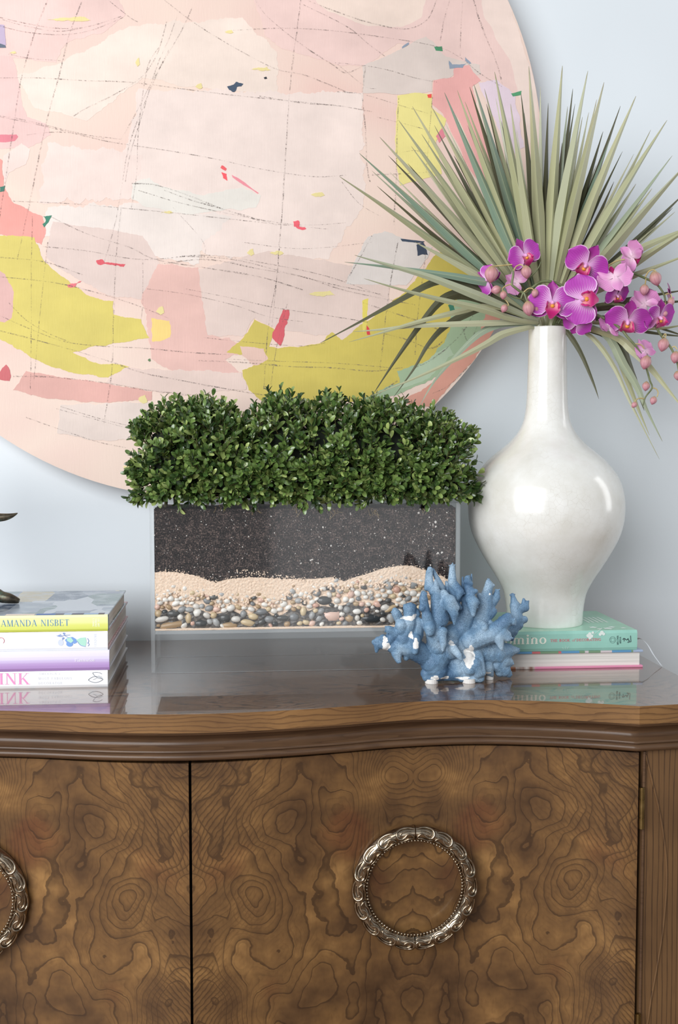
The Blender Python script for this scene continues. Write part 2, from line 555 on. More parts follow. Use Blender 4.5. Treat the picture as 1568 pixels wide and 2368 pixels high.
brass.color(brass.ramp(brass.noise(brass.coord(), 60, 3), [(0.3, (112, 92, 56)), (0.7, (160, 138, 92))]))
for hz in (-0.113, -0.425):
    for sg in (1, -1):
        hx = GAPX + sg * (DOORX - GAPX + 0.001)
        hy = edge_y(DOORX - 0.001, 0.0085)
        hp = link('hinge', MB().tube([(hx, hy, hz + 0.0005), (hx, hy, hz - 0.0558)], 0.0030, 10, sub=1).mesh('hinge', brass.m), credenza, label='aged brass butt hinge')
        for k, (za, zb) in enumerate(((0, 0.0150), (0.0155, 0.0400), (0.0405, 0.0555))):
            b = MB().tube([(hx, hy, hz - za), (hx, hy, hz - zb)], 0.0037, 12, sub=1)
            link('knuckle', b.mesh('knuckle', brass.m, True), hp)

# ------------------------------------------------------------------ round painting
PYC = WALL - 0.05
PC, PR = (-0.0586, 0.8382), 0.5851
painting = thing('round_painting', 'large round abstract painting in pink, cream and yellow hung on the pale wall', 'painting')
canv = Mat('primed_panel', 0.55, 0.3)
co = canv.coord()
big = canv.noise(canv.map(co, (1, 1, 1.5)), 3.2, 2, 0.5, 0.6)
canv.color(canv.ramp(big, [(0.3, (222, 190, 179)), (0.45, (225, 199, 187)), (0.6, (228, 206, 192)), (0.75, (225, 197, 186))]))
brush = canv.noise(canv.map(co, (60, 10, 6)), 6, 4, 0.6)
ridge = canv.noise(canv.map(co, (1, 1, 0.4)), 26, 3, 0.5, 1.5)
canv.bump(brush + ridge * 1.3, 0.22, 0.001)
b = MB(); n = 160
circ = [(PC[0] + PR * math.sin(2 * math.pi * i / n), PC[1] + PR * math.cos(2 * math.pi * i / n)) for i in range(n)]
fr = [(x, Y(PYC), z) for x, z in circ]; bk = [(x, -0.012, z) for x, z in circ]
b.add(fr, [list(range(n))]); b.add(bk, [list(range(n))[::-1]])
b.grid([bk + [bk[0]], fr + [fr[0]]])
b.build('panel', canv.m, painting, bevel=0.002)
MB().box((PC[0] - 0.3, -0.014, PC[1] - 0.02), (PC[0] + 0.3, -0.0005, PC[1] + 0.02)).build('hanging_batten', W_MOULD, painting)

_paints = {}


def paint(c, soft=False):
    if c not in _paints:
        m = Mat('paint_%d_%d_%d' % c, 0.5, 0.35)
        co = m.coord()
        nz = m.noise(m.map(co, (1, 1, 1.3)), 9, 4, 0.6)
        d_ = (c[0] * 0.935, c[1] * 0.93, c[2] * 0.925) if min(c) > 140 else c
        lo = tuple(v * 0.955 for v in d_); hi = tuple(min(255, v * 1.03 + 1) for v in d_)
        m.color(m.ramp(nz, [(0.3, lo), (0.7, hi)]))
        m.bump(m.noise(m.map(co, (60, 10, 6)), 6, 4, 0.6) + m.noise(m.map(co, (1, 1, 0.4)), 26, 3, 0.5, 1.5), 0.22, 0.001)
        _paints[c] = m.m
    return _paints[c]


_layer = [0]


def in_disc(p, marg=0.0005):
    dx, dz = p.x - PC[0], p.z - PC[1]
    r = math.hypot(dx, dz)
    if r > PR - marg:
        k = (PR - marg) / r
        return Vector((PC[0] + dx * k, p.y, PC[1] + dz * k))
    return p


def patch(c, pts, rough=3.0, lab=None):
    """a flat dab of paint with a ragged edge, thin but real"""
    _layer[0] += 1
    P = [Vector((x, y)) for x, y in pts]
    out = []
    for i, p in enumerate(P):
        q = P[(i + 1) % len(P)]
        d = q - p
        k = max(1, int(d.length / 3.5))
        nrm = Vector((-d.y, d.x)).normalized() if d.length > 0 else Vector((0, 0))
        for j in range(k):
            t = j / k
            g = p + d * t
            e = math.sin(math.pi * t) ** 0.5 if k > 2 else 0.5
            w = noise.noise(Vector((g.x * 0.035, g.y * 0.035, _layer[0] * 3.1))) * 1.7 + noise.noise(Vector((g.x * 0.16, g.y * 0.16, _layer[0] * 1.3))) * 0.8
            out.append(g + nrm * w * rough * e)
    yc = PYC - 0.0002 - 0.000010 * _layer[0]
    co_, ed_, fa_, *_r = delaunay_2d_cdt([Vector(p) for p in out], [(i, (i + 1) % len(out)) for i in range(len(out))], [], 1, 0.01)
    V = [in_disc(at(p.x, p.y, yc)) for p in co_]
    me = bpy.data.meshes.new('paint_patch')
    bm = bmesh.new()
    vs = [bm.verts.new(v) for v in V]
    for tri in fa_:
        try: f = bm.faces.new([vs[i] for i in tri])
        except ValueError: continue
        f.normal_update()
        if f.normal.y > 0: f.normal_flip()
    ex = bmesh.ops.extrude_edge_only(bm, edges=[e for e in bm.edges if len(e.link_faces) == 1])
    for g in ex['geom']:
        if isinstance(g, bmesh.types.BMVert): g.co.y = Y(PYC) + 0.0001
    bm.to_mesh(me); bm.free()
    me.materials.append(paint(c))
    link('paint_patch', me, painting, label=lab)


PINK, ROSE, CREAM = (238, 203, 196), (228, 176, 168), (244, 225, 212)
YEL, YEL2 = (206, 190, 98), (238, 226, 146)
patch((240, 208, 201), [(-60, -40), (260, -40), (290, 35), (235, 78), (175, 90), (140, 115), (130, 145), (60, 136), (-60, 128)])
patch((237, 202, 197), [(-60, 120), (30, 130), (45, 190), (50, 232), (62, 270), (105, 285), (118, 312), (60, 345), (-60, 340)])
patch((244, 226, 214), [(130, 150), (300, 60), (560, 40), (640, 120), (640, 220), (420, 200), (330, 180), (200, 280), (80, 250), (40, 175)], 5)
patch((240, 209, 202), [(570, -40), (1150, -40), (1205, 110), (1225, 210), (1160, 215), (1100, 180), (1010, 122), (920, 100), (850, 150), (790, 152), (650, 112), (612, 82), (592, 10)])
patch((244, 223, 210), [(690, -30), (990, -30), (975, 40), (930, 62), (850, 60), (760, 27)], 2)
patch((243, 222, 212), [(1110, -30), (1165, -30), (1240, 200), (1250, 330), (1225, 330), (1180, 140), (1120, 40)], 2)
patch((243, 225, 217), [(320, 205), (840, 215), (840, 480), (760, 600), (480, 590), (340, 480), (280, 380)], 8)
patch((241, 221, 213), [(110, 330), (330, 360), (300, 460), (90, 470)], 8)
patch((238, 226, 219), [(110, 480), (330, 470), (540, 500), (470, 560), (460, 610), (380, 600), (220, 560), (100, 545)], 7)
patch((238, 162, 152), [(-40, 330), (6, 372), (8, 430), (30, 468), (98, 500), (106, 540), (96, 566), (60, 549), (-40, 538)])
patch((244, 222, 214), [(8, 360), (50, 330), (70, 345), (60, 380), (20, 400), (12, 430), (6, 400)], 2)
patch((214, 122, 134), [(-30, 313), (38, 311), (42, 316), (34, 326), (-30, 331)], 1.5)
patch((228, 207, 199), [(110, 560), (122, 512), (330, 545), (372, 612), (362, 678), (330, 694), (250, 684), (172, 642), (108, 596)], 3)
patch((232, 190, 180), [(366, 610), (458, 618), (470, 700), (480, 775), (530, 780), (565, 812), (520, 832), (560, 862), (420, 872), (350, 830), (340, 742), (328, 690)], 4)
patch((230, 208, 199), [(458, 622), (620, 580), (790, 610), (900, 640), (900, 700), (790, 790), (760, 775), (640, 762), (590, 735), (560, 778), (480, 775)], 4)
patch(YEL, [(-40, 540), (80, 549), (94, 590), (112, 612), (150, 643), (200, 682), (262, 696), (262, 727), (326, 738), (346, 782), (262, 793), (212, 801), (163, 815), (210, 836), (300, 848), (250, 873), (190, 866), (112, 845), (60, 817), (28, 797), (-30, 770)], 3)
patch((222, 178, 172), [(-30, 600), (12, 634), (32, 675), (27, 735), (10, 746), (-30, 732)], 2)
patch((230, 200, 120), [(350, 735), (392, 742), (394, 780), (352, 790)], 3)
patch((198, 180, 88), [(588, 738), (640, 766), (625, 792), (622, 802), (690, 803), (745, 792), (768, 768), (792, 786), (850, 742), (905, 700), (960, 650), (1008, 588), (1045, 560), (1100, 640), (1085, 690), (1060, 765), (1000, 838), (940, 890), (830, 930), (602, 925), (575, 902), (560, 856), (590, 842), (562, 820), (524, 815), (540, 800), (562, 782)], 3)
patch((232, 196, 182), [(555, 800), (610, 806), (620, 830), (590, 845), (560, 822)], 3)
patch((216, 200, 96), [(838, 695), (852, 690), (848, 750), (840, 770)], 2)
patch((167, 190, 156), [(1060, 680), (1115, 668), (1160, 715), (1105, 805), (1040, 858), (965, 892), (880, 925), (830, 925), (925, 885), (918, 858), (1000, 835), (1040, 765), (1044, 722)], 4)
patch((184, 204, 176), [(960, 850), (1040, 800), (1050, 820), (980, 880), (920, 900)], 4)
patch((226, 164, 146), [(1180, 690), (1142, 775), (1096, 832), (999, 942), (930, 930), (1000, 885), (1062, 822), (1112, 762), (1130, 700)], 3)
patch((226, 211, 203), [(838, 152), (876, 138), (930, 112), (985, 84), (1002, 96), (1030, 130), (1110, 150), (1112, 172), (1050, 172), (1040, 180), (1000, 186), (1000, 212), (922, 218), (838, 216)], 2)
patch((242, 180, 175), [(1003, 186), (1048, 178), (1050, 158), (1085, 150), (1112, 186), (1092, 200), (1104, 260), (1150, 380), (1146, 470), (1085, 390), (1024, 262), (1000, 242)], 2)
patch((238, 226, 146), [(919, 221), (960, 214), (1000, 219), (999, 250), (1032, 275), (1022, 310), (1008, 326), (1022, 402), (925, 429), (914, 350), (916, 280)], 2)
patch((231, 212, 224), [(1106, 190), (1150, 185), (1192, 222), (1202, 290), (1214, 340), (1180, 360), (1130, 250)], 3)
patch((235, 230, 222), [(306, 425), (345, 411), (372, 430), (470, 452), (560, 432), (604, 452), (592, 480), (500, 488), (430, 496), (330, 476), (304, 460)], 3)
patch((228, 219, 214), [(850, 548), (890, 534), (955, 560), (1000, 572), (984, 600), (940, 660), (800, 657), (822, 600)], 3)
patch((230, 178, 168), [(60, 858), (240, 886), (352, 905), (350, 926), (246, 931), (110, 922), (30, 902)], 3)
patch((234, 217, 208), [(140, 936), (345, 930), (345, 1010), (250, 1020), (132, 1002)], 3)
patch((232, 208, 198), [(245, 885), (290, 850), (560, 862), (570, 900), (420, 915), (350, 903)], 4)
patch((204, 88, 96), [(655, 716), (669, 718), (664, 742), (658, 764), (648, 800), (634, 786), (630, 772), (645, 745)], 3.5)
patch((200, 100, 104), [(-10, 868), (14, 843), (25, 868), (22, 881), (-10, 876)], 2)
patch((208, 82, 92), [(222, 603), (236, 600), (242, 607), (262, 608), (290, 611), (286, 617), (262, 613), (244, 610), (232, 613), (226, 611)], 3)
patch((228, 92, 96), [(513, 382), (524, 390), (522, 395), (510, 388)], 1)
patch((236, 84, 92), [(512, 398), (524, 402), (526, 418), (516, 412)], 1.5)
patch((226, 140, 150), [(536, 404), (560, 418), (598, 446), (596, 448), (558, 424), (538, 410)], 1)
patch((230, 96, 108), [(678, 512), (692, 511), (692, 524), (708, 528), (700, 532), (680, 524)], 3.5)
patch((206, 60, 66), [(848, 752), (854, 760), (856, 774), (849, 774)], 1)
patch((220, 110, 118), [(155, 658), (188, 650), (172, 664), (158, 664)], 3.5)
patch((62, 78, 98), [(525, 200), (541, 196), (546, 189), (563, 194), (558, 200), (548, 201), (541, 213), (530, 208)], 3)
patch((58, 68, 86), [(963, 566), (980, 562), (990, 590), (978, 588), (966, 592)], 2)
patch((60, 72, 90), [(926, 552), (982, 558), (978, 562), (930, 558)], 1)
patch((34, 40, 48), [(610, 179), (616, 177), (618, 182), (612, 183)], 0.5)
patch((44, 120, 96), [(100, 500), (120, 498), (112, 514), (102, 526), (98, 518), (106, 510)], 1.5)
patch((48, 110, 92), [(0, 432), (12, 430), (10, 442), (0, 444)], 1)
patch((72, 140, 100), [(1004, 108), (1022, 107), (1024, 118), (1008, 117)], 1)
patch((84, 150, 108), [(1182, 216), (1206, 210), (1204, 220), (1186, 223)], 1)
patch((140, 152, 168), [(1038, 140), (1046, 149), (1078, 147), (1070, 157), (1040, 159)], 1)
patch((140, 152, 168), [(1076, 132), (1090, 146), (1086, 148), (1076, 140)], 0.6)
patch((140, 152, 168), [(930, 108), (945, 98), (946, 102), (930, 112)], 0.8)
patch((60, 118, 96), [(1036, 706), (1048, 698), (1052, 716), (1040, 726)], 2)
patch((232, 80, 70), [(988, 219), (998, 217), (998, 226), (990, 226)], 1)
patch((214, 128, 140), [(1008, 315), (1022, 296), (1030, 315), (1016, 330)], 1)
patch((196, 178, 206), [(-10, 55), (10, 58), (14, 104), (-10, 106)], 1)
patch((90, 100, 116), [(-10, 98), (12, 105), (14, 110), (-10, 110)], 1)
for (x, y, a, bq) in ((160, 45, 50, 6), (530, 74, 10, 5), (318, 145, 5, 12), (604, 160, 22, 6), (460, 200, 8, 8), (735, 450, 16, 6), (386, 491, 14, 3), (300, 1080, 16, 3), (580, 585, 8, 10), (640, 585, 16, 3), (745, 680, 30, 8), (370, 720, 10, 12), (330, 925, 10, 12), (30, 122, 8, 4), (345, 833, 3, 4)):
    patch((238, 223, 158) if y != 833 else (90, 120, 80), [(x - a, y), (x - a * 0.3, y - bq * 0.7), (x + a * 0.6, y - bq), (x + a, y + bq * 0.3), (x + a * 0.1, y + bq * 0.7)], 2.6)

# charcoal lines: broken ribbons of pigment lying on the paint
char = Mat('charcoal', 0.9, 0.1)
cn = char.noise(char.coord(), 380, 3, 0.7)
cn2 = char.noise(char.coord(), 40, 2)
char.color((128, 118, 114))
tr = char.t.nodes.new('ShaderNodeBsdfTransparent'); mx = char.t.nodes.new('ShaderNodeMixShader')
cov = cn.rng(0.40, 0.68) * cn2.rng(0.32, 0.66, 0.22, 0.9)
char.t.links.new(cov.s, mx.inputs[0]); char.t.links.new(tr.outputs[0], mx.inputs[1])
char.t.links.new(char.b.outputs[0], mx.inputs[2])
char.t.links.new(mx.outputs[0], char.t.nodes['Material Output'].inputs['Surface'])
LB = MB()


def cline(pts, w=2.2):
    P = smooth([(x, y, 0) for x, y in pts], 8)
    yc = PYC - 0.0002 - 0.000010 * (_layer[0] + 3)
    a, c = [], []
    for i, p in enumerate(P):
        d = P[min(i + 1, len(P) - 1)] - P[max(i - 1, 0)]
        nn = Vector((-d.y, d.x)).normalized() * w * 0.55 * (0.8 + 0.5 * noise.noise(Vector((p.x * 0.02, p.y * 0.02, w))))
        j = noise.noise(Vector((p.x * 0.06, p.y * 0.06, 4.0))) * 0.9
        a.append(in_disc(at(p.x + nn.x + j, p.y + nn.y, yc))); c.append(in_disc(at(p.x - nn.x + j, p.y - nn.y, yc)))
    LB.grid([c, a])


for pts, w in (
    ([(0, 40), (60, 54), (130, 65), (200, 62), (280, 38)], 2.2), ([(0, 60), (60, 74), (140, 80), (210, 70), (285, 40)], 2.0), ([(5, 45), (60, 60), (140, 72), (230, 55)], 1.6),
    ([(110, 0), (85, 60), (60, 140), (45, 200), (30, 300), (10, 430), (-10, 560)], 2.4), ([(190, 0), (160, 80), (135, 180), (110, 270), (90, 360), (70, 460), (40, 600)], 2.6),
    ([(0, 180), (90, 180), (190, 186), (300, 190), (420, 205), (540, 220), (660, 232), (780, 244)], 2.0), ([(0, 270), (60, 282), (130, 298), (240, 325), (300, 335)], 2.4),
    ([(0, 268), (50, 276), (170, 305), (240, 320)], 2.0), ([(300, 335), (400, 350), (500, 368), (600, 390), (720, 408), (800, 405)], 2.0), ([(60, 312), (130, 305), (200, 312), (280, 322)], 1.6),
    ([(250, 0), (300, 40), (318, 50)], 1.6), ([(445, 15), (420, 70), (385, 130), (345, 200), (315, 260), (275, 330)], 1.8), ([(410, 35), (390, 90), (360, 160), (330, 260), (300, 360), (290, 420)], 1.6),
    ([(385, 50), (365, 120), (330, 175), (270, 215), (200, 250), (170, 268)], 2.2), ([(370, 105), (340, 160), (320, 300), (316, 400), (304, 480)], 1.6), ([(390, 115), (350, 200), (300, 330), (280, 440), (265, 520), (240, 610)], 1.8),
    ([(695, 0), (688, 60), (678, 130), (668, 230), (662, 330), (655, 440), (650, 520), (645, 580)], 2.4), ([(660, 370), (655, 460), (648, 540), (640, 640), (628, 760)], 1.8), ([(645, 560), (640, 640), (620, 760), (610, 900)], 2.0), ([(665, 700), (640, 800), (625, 900)], 1.6),
    ([(380, 0), (460, 60), (560, 120), (640, 160), (700, 172), (760, 195), (800, 212)], 2.2), ([(590, 0), (620, 40), (700, 105), (770, 150), (800, 168), (840, 152)], 2.6), ([(710, 0), (760, 20), (840, 48), (920, 66), (960, 62), (990, 42), (1010, 0)], 2.4),
    ([(700, 10), (800, 60), (850, 100), (890, 130)], 2.0), ([(540, 70), (650, 65), (760, 70), (880, 85), (1000, 105), (1060, 130), (1110, 170), (1160, 200)], 1.8), ([(1095, 0), (1110, 50), (1130, 100), (1150, 150), (1162, 195)], 3.2),
    ([(1040, 0), (1026, 50), (1018, 95)], 2.0), ([(1070, 0), (1066, 60), (1064, 130)], 1.8), ([(775, 145), (830, 150), (890, 160), (960, 180), (1010, 190)], 1.6), ([(780, 148), (800, 165), (845, 200), (870, 205)], 2.0),
    ([(780, 212), (840, 218), (920, 242), (990, 262)], 2.4), ([(600, 222), (700, 238), (780, 244), (860, 258)], 2.2), ([(845, 155), (838, 220), (845, 300), (848, 380), (855, 420)], 3.0), ([(922, 225), (918, 320), (916, 420), (910, 520)], 2.6), ([(1000, 225), (992, 320), (985, 400)], 2.2),
    ([(860, 404), (920, 402), (1000, 398)], 2.4), ([(790, 420), (830, 470), (880, 500)], 1.4), ([(305, 424), (360, 428), (430, 450), (520, 485), (600, 510)], 2.6), ([(380, 440), (450, 465), (540, 490), (640, 520)], 2.4), ([(30, 465), (150, 470), (250, 478), (400, 492), (520, 505), (640, 518), (760, 530)], 1.8),
    ([(320, 440), (420, 470), (560, 500), (690, 520), (800, 515)], 2.0), ([(115, 500), (200, 540), (300, 572), (360, 600), (480, 620), (600, 640), (700, 670)], 2.6), ([(0, 595), (100, 605), (190, 635)], 2.6), ([(100, 570), (200, 580), (330, 600), (480, 590), (620, 610), (760, 640), (900, 690)], 2.0),
    ([(375, 610), (480, 600), (600, 622), (700, 640), (800, 672), (960, 705)], 2.8), ([(420, 592), (540, 600), (660, 630), (780, 660), (880, 680)], 2.2), ([(0, 640), (100, 650), (180, 665), (300, 700), (390, 736)], 2.2), ([(0, 730), (80, 765), (150, 790), (230, 800), (330, 805), (440, 815), (530, 820)], 2.4),
    ([(0, 765), (60, 780), (170, 810), (260, 838), (330, 862), (420, 880), (540, 902), (620, 915)], 2.8), ([(20, 700), (60, 740), (110, 770), (160, 790)], 2.4), ([(30, 870), (120, 872), (240, 885), (340, 902), (480, 918)], 2.8), ([(75, 500), (72, 640), (72, 760), (70, 900)], 2.2), ([(110, 560), (95, 700), (78, 880)], 1.8),
    ([(280, 480), (268, 600), (262, 740), (258, 860), (240, 980)], 2.4), ([(330, 600), (330, 700), (325, 740)], 1.6), ([(255, 880), (245, 950), (240, 970)], 2.0), ([(460, 834), (560, 838), (680, 848), (760, 850), (860, 858), (930, 850)], 3.0), ([(430, 668), (540, 690), (640, 712), (760, 730), (850, 745)], 2.0),
    ([(340, 668), (430, 680), (540, 705), (620, 732), (700, 744)], 1.8), ([(470, 780), (560, 790), (700, 800), (760, 790)], 1.6), ([(520, 830), (640, 835), (780, 840), (900, 850)], 1.8), ([(920, 560), (905, 640), (893, 720), (885, 800), (878, 855)], 2.6), ([(985, 580), (975, 660), (965, 740), (960, 820)], 2.8),
    ([(860, 545), (830, 600), (800, 650)], 3.0), ([(840, 700), (900, 720), (960, 740), (1020, 765)], 3.4), ([(885, 770), (940, 785), (1000, 805), (1040, 770)], 3.4), ([(1100, 720), (1060, 780), (1000, 830), (960, 850)], 2.4), ([(1070, 760), (1085, 790), (1110, 740)], 2.2), ([(1000, 910), (1040, 890), (1090, 840)], 2.2), ([(870, 915), (920, 880)], 3.0),
    ([(140, 940), (220, 965), (300, 985), (350, 995)], 2.2), ([(130, 945), (240, 975), (330, 1000)], 1.6), ([(60, 965), (130, 990), (220, 1020), (290, 1035)], 2.0), ([(400, 480), (470, 560), (470, 600)], 1.4), ([(560, 560), (700, 575), (860, 560)], 1.4), ([(20, 125), (70, 135), (140, 140)], 1.8), ([(870, 270), (950, 290), (985, 300)], 1.4), ([(930, 352), (960, 348), (990, 356)], 1.6)):
    cline(pts, w)
LB.build('charcoal_lines', char.m, painting, kind='stuff')

# ------------------------------------------------------------------ serif lettering
def glyph(ch, T, t, sf, sl):
    """strokes of one letter as quads/strips; cap height 1"""
    q = []
    def L(x0, y0, x1, y1, w): q.append([(x0 - w / 2, y0), (x0 + w / 2, y0), (x1 + w / 2, y1), (x1 - w / 2, y1)])
    def H(x0, x1, y, h=None): h = h or t; q.append([(x0, y - h / 2), (x1, y - h / 2), (x1, y + h / 2), (x0, y + h / 2)])
    def S(x, y, l=None):
        l = l or sl; yy = y + (sf / 2 if y < 0.3 else -sf / 2); H(x - T / 2 - l, x + T / 2 + l, yy, sf)
    def A(cx, cy, rx, ry, a0, a1, T=T, t=t):
        n = max(6, int(abs(a1 - a0) / 15))
        for i in range(n):
            a, b = (math.radians(a0 + (a1 - a0) * k / n) for k in (i, i + 1))
            o = [(cx + rx * math.cos(v), cy + ry * math.sin(v)) for v in (a, b)]
            w = [(cx + (rx - T) * math.cos(v), cy + (ry - t) * math.sin(v)) for v in (b, a)]
            q.append(o + w)
    def stem(x, y0=0.0, y1=1.0, s0=True, s1=True):
        L(x, y0, x, y1, T)
        if s0: S(x, y0)
        if s1: S(x, y1)
    w = 0.7
    if ch == 'A': L(.07, 0, .37, 1, t); L(.37, 1, .70, 0, T); H(.18, .58, .33); S(.07, 0, sl * .7); S(.70, 0, sl * .7); w = .82
    elif ch == 'B': stem(.14); A(.32, .75, .26, .25, -90, 90); A(.32, .26, .31, .26, -90, 90); H(.14, .34, 1 - t / 2); H(.14, .34, .5); H(.14, .34, t / 2); w = .70
    elif ch == 'C': A(.45, .5, .42, .51, 45, 315); L(.76, .70, .76, .92, t * 1.3); L(.76, .08, .76, .26, t * 1.3); w = .86
    elif ch == 'D': stem(.14); A(.32, .5, .46, .5, -90, 90); H(.14, .34, 1 - t / 2); H(.14, .34, t / 2); w = .86
    elif ch == 'E': stem(.14); H(.14, .62, 1 - t / 2); H(.14, .50, .52); H(.14, .65, t / 2); L(.61, .80, .61, 1, t); L(.64, 0, .64, .22, t); L(.49, .42, .49, .62, t); w = .72
    elif ch == 'F': stem(.14); H(.14, .62, 1 - t / 2); H(.14, .50, .50); L(.61, .78, .61, 1, t); L(.49, .40, .49, .60, t); w = .66
    elif ch == 'G': A(.45, .5, .42, .51, 45, 330); L(.76, .72, .76, .92, t * 1.3); L(.74, .05, .74, .42, T); S(.74, .42); w = .92
    elif ch == 'H': stem(.14); stem(.70); H(.14, .70, .52); w = .84
    elif ch == 'I': stem(.17); w = .34
    elif ch == 'K': stem(.14); L(.22, .42, .66, 1, t); L(.34, .55, .72, 0, T); S(.66, 1, sl * .8); S(.72, 0, sl * .8); w = .84
    elif ch == 'L': stem(.14); H(.14, .60, t / 2); L(.59, 0, .59, .24, t); w = .66
    elif ch == 'M': L(.12, 0, .12, 1, t); L(.12, 1, .46, 0, T); L(.46, 0, .80, 1, t); L(.83, 0, .83, 1, T); S(.12, 0); S(.83, 0); S(.10, 1, sl * .6); S(.84, 1, sl * .6); w = .98
    elif ch == 'N': L(.12, 0, .12, 1, t); L(.12, 1, .70, 0, T); L(.70, 0, .70, 1, t); S(.12, 0); S(.70, 1); S(.10, 1, sl * .6); w = .84
    elif ch == 'O': A(.45, .5, .44, .51, 0, 360); w = .90
    elif ch == 'R': stem(.14); A(.32, .74, .28, .26, -90, 90); H(.14, .34, 1 - t / 2); H(.14, .34, .48 + t / 2); L(.38, .5, .68, 0, T); S(.70, 0, sl * .6); w = .78
    elif ch == 'S': A(.33, .745, .25, .265, 30, 270, T * .8, t); A(.33, .26, .27, .27, -150, 90, T * .8, t); L(.56, .72, .56, .92, t); L(.08, .08, .08, .30, t); w = .64
    elif ch == 'T': stem(.36, s1=False); H(.03, .69, 1 - t / 2); L(.05, .78, .05, 1, t); L(.67, .78, .67, 1, t); w = .72
    elif ch == 'U': L(.14, .3, .14, 1, T); S(.14, 1); L(.68, .3, .68, 1, t); S(.68, 1); A(.41, .3, .33, .31, 180, 360); w = .82
    elif ch == 'V': L(.08, 1, .38, 0, T); L(.38, 0, .68, 1, t); S(.08, 1); S(.68, 1); w = .78
    elif ch == 'a': A(.28, .18, .24, .19, 0, 360); L(.46, 0, .46, .46, T); A(.29, .44, .25, .22, 0, 160, T, t); H(.46, .62, t / 2); w = .64
    elif ch == 'd': A(.31, .33, .28, .345, 0, 360); L(.56, 0, .56, 1.02, T); H(.44, .56, 1.02 - sf / 2, sf); H(.5, .72, sf / 2, sf); w = .74
    elif ch == 'f': L(.18, 0, .18, .82, T); A(.36, .80, .18 + T / 2, .22, 40, 180, T, t); H(.04, .42, .63); S(.18, 0); w = .40
    elif ch == 'i': stem(.19, 0, .66, True, False); H(.06, .19, .66 - sf / 2, sf); A(.18, .88, .105, .105, 0, 360, .1, .1); w = .38
    elif ch == 'l': stem(.19, 0, 1.02, True, False); H(.06, .19, 1.02 - sf / 2, sf); w = .38
    elif ch in 'mn':
        xs = [.16, .54] if ch == 'n' else [.16, .53, .90]
        for k, x in enumerate(xs):
            L(x, 0, x, .66 if k == 0 else .44, T); S(x, 0, sl * .8)
            if k: A((xs[k - 1] + x) / 2 + .01, .42, (x - xs[k - 1]) / 2 + T / 2, .25, 0, 165, T, t)
        H(.03, .16, .66 - sf / 2, sf); w = xs[-1] + .2
    elif ch == 'o': A(.33, .33, .32, .345, 0, 360); w = .66
    elif ch == 'r': stem(.17, 0, .66, True, False); H(.04, .17, .66 - sf / 2, sf); A(.36, .44, .20, .22, 50, 165, T, t); w = .50
    elif ch == "'": L(.1, .75, .1, 1, t * 1.5); w = .2
    elif ch == '&': A(.3, .72, .2, .28, 0, 360); A(.32, .25, .3, .26, 60, 330); L(.2, .6, .72, 0, T); w = .8
    elif ch == ' ': w = .42
    return q, w


def text2d(s, T=.14, t=.04, sf=.035, sl=.07, track=0.06):
    polys, x = [], 0.0
    for ch in s:
        q, w = glyph(ch, T, t, sf, sl)
        polys += [[(px + x, py) for px, py in p] for p in q]
        x += w + track
    return polys, x - track


def write(s, p0, p1, height, mat, parent, right=Vector((1, 0, 0)), up=Vector((0, 0, 1)), label=None, slant=0.0, raise_=0.0003, **kw):
    """lettering from p0 to p1 along the baseline; thin raised print"""
    polys, w = text2d(s, **kw)
    length = (Vector(p1) - Vector(p0)).length
    right = (Vector(p1) - Vector(p0)).normalized()
    b = MB(); nrm = right.cross(up) * 1.0
    if nrm.y > 0: nrm = -nrm
    for k, p in enumerate(polys):
        V = [Vector(p0) + right * ((x + slant * y) / w * length) + up * (y * height) + nrm * (raise_ + 0.000004 * (k % 5)) for x, y in p]
        n = len(V)
        a2 = sum((p[i][0] * p[(i + 1) % n][1] - p[(i + 1) % n][0] * p[i][1]) for i in range(n))
        b.add(V, [list(range(n)) if a2 > 0 else list(range(n))[::-1]])
    return b.build('lettering', mat, parent, label=label)


def flatpoly(b, pts, Yc, mi=0):
    V = [at(x, y, Yc) for x, y in pts]
    a2 = sum((pts[i][0] * pts[(i + 1) % len(pts)][1] - pts[(i + 1) % len(pts)][0] * pts[i][1]) for i in range(len(pts)))
    b.add(V, [list(range(len(V)))[::-1] if a2 > 0 else list(range(len(V)))], mi)


# ------------------------------------------------------------------ books
page_m = Mat('page_edges', 0.8, 0.2)
pz = page_m.xyz(page_m.coord())[2]
pl = page_m.noise(page_m.map(page_m.coord(), (3, 3, 900)), 1.0, 2, 0.6)
page_m.color(page_m.ramp(pl, [(0.3, (206, 202, 196)), (0.7, (238, 234, 228))]))
page_m.bump(pl, 0.3, 0.0005)
PAGES = page_m.m
INK_ = {}


def ink(c):
    if c not in INK_: INK_[c] = plain('ink_%d_%d_%d' % c, c, 0.45, 2)
    return INK_[c]


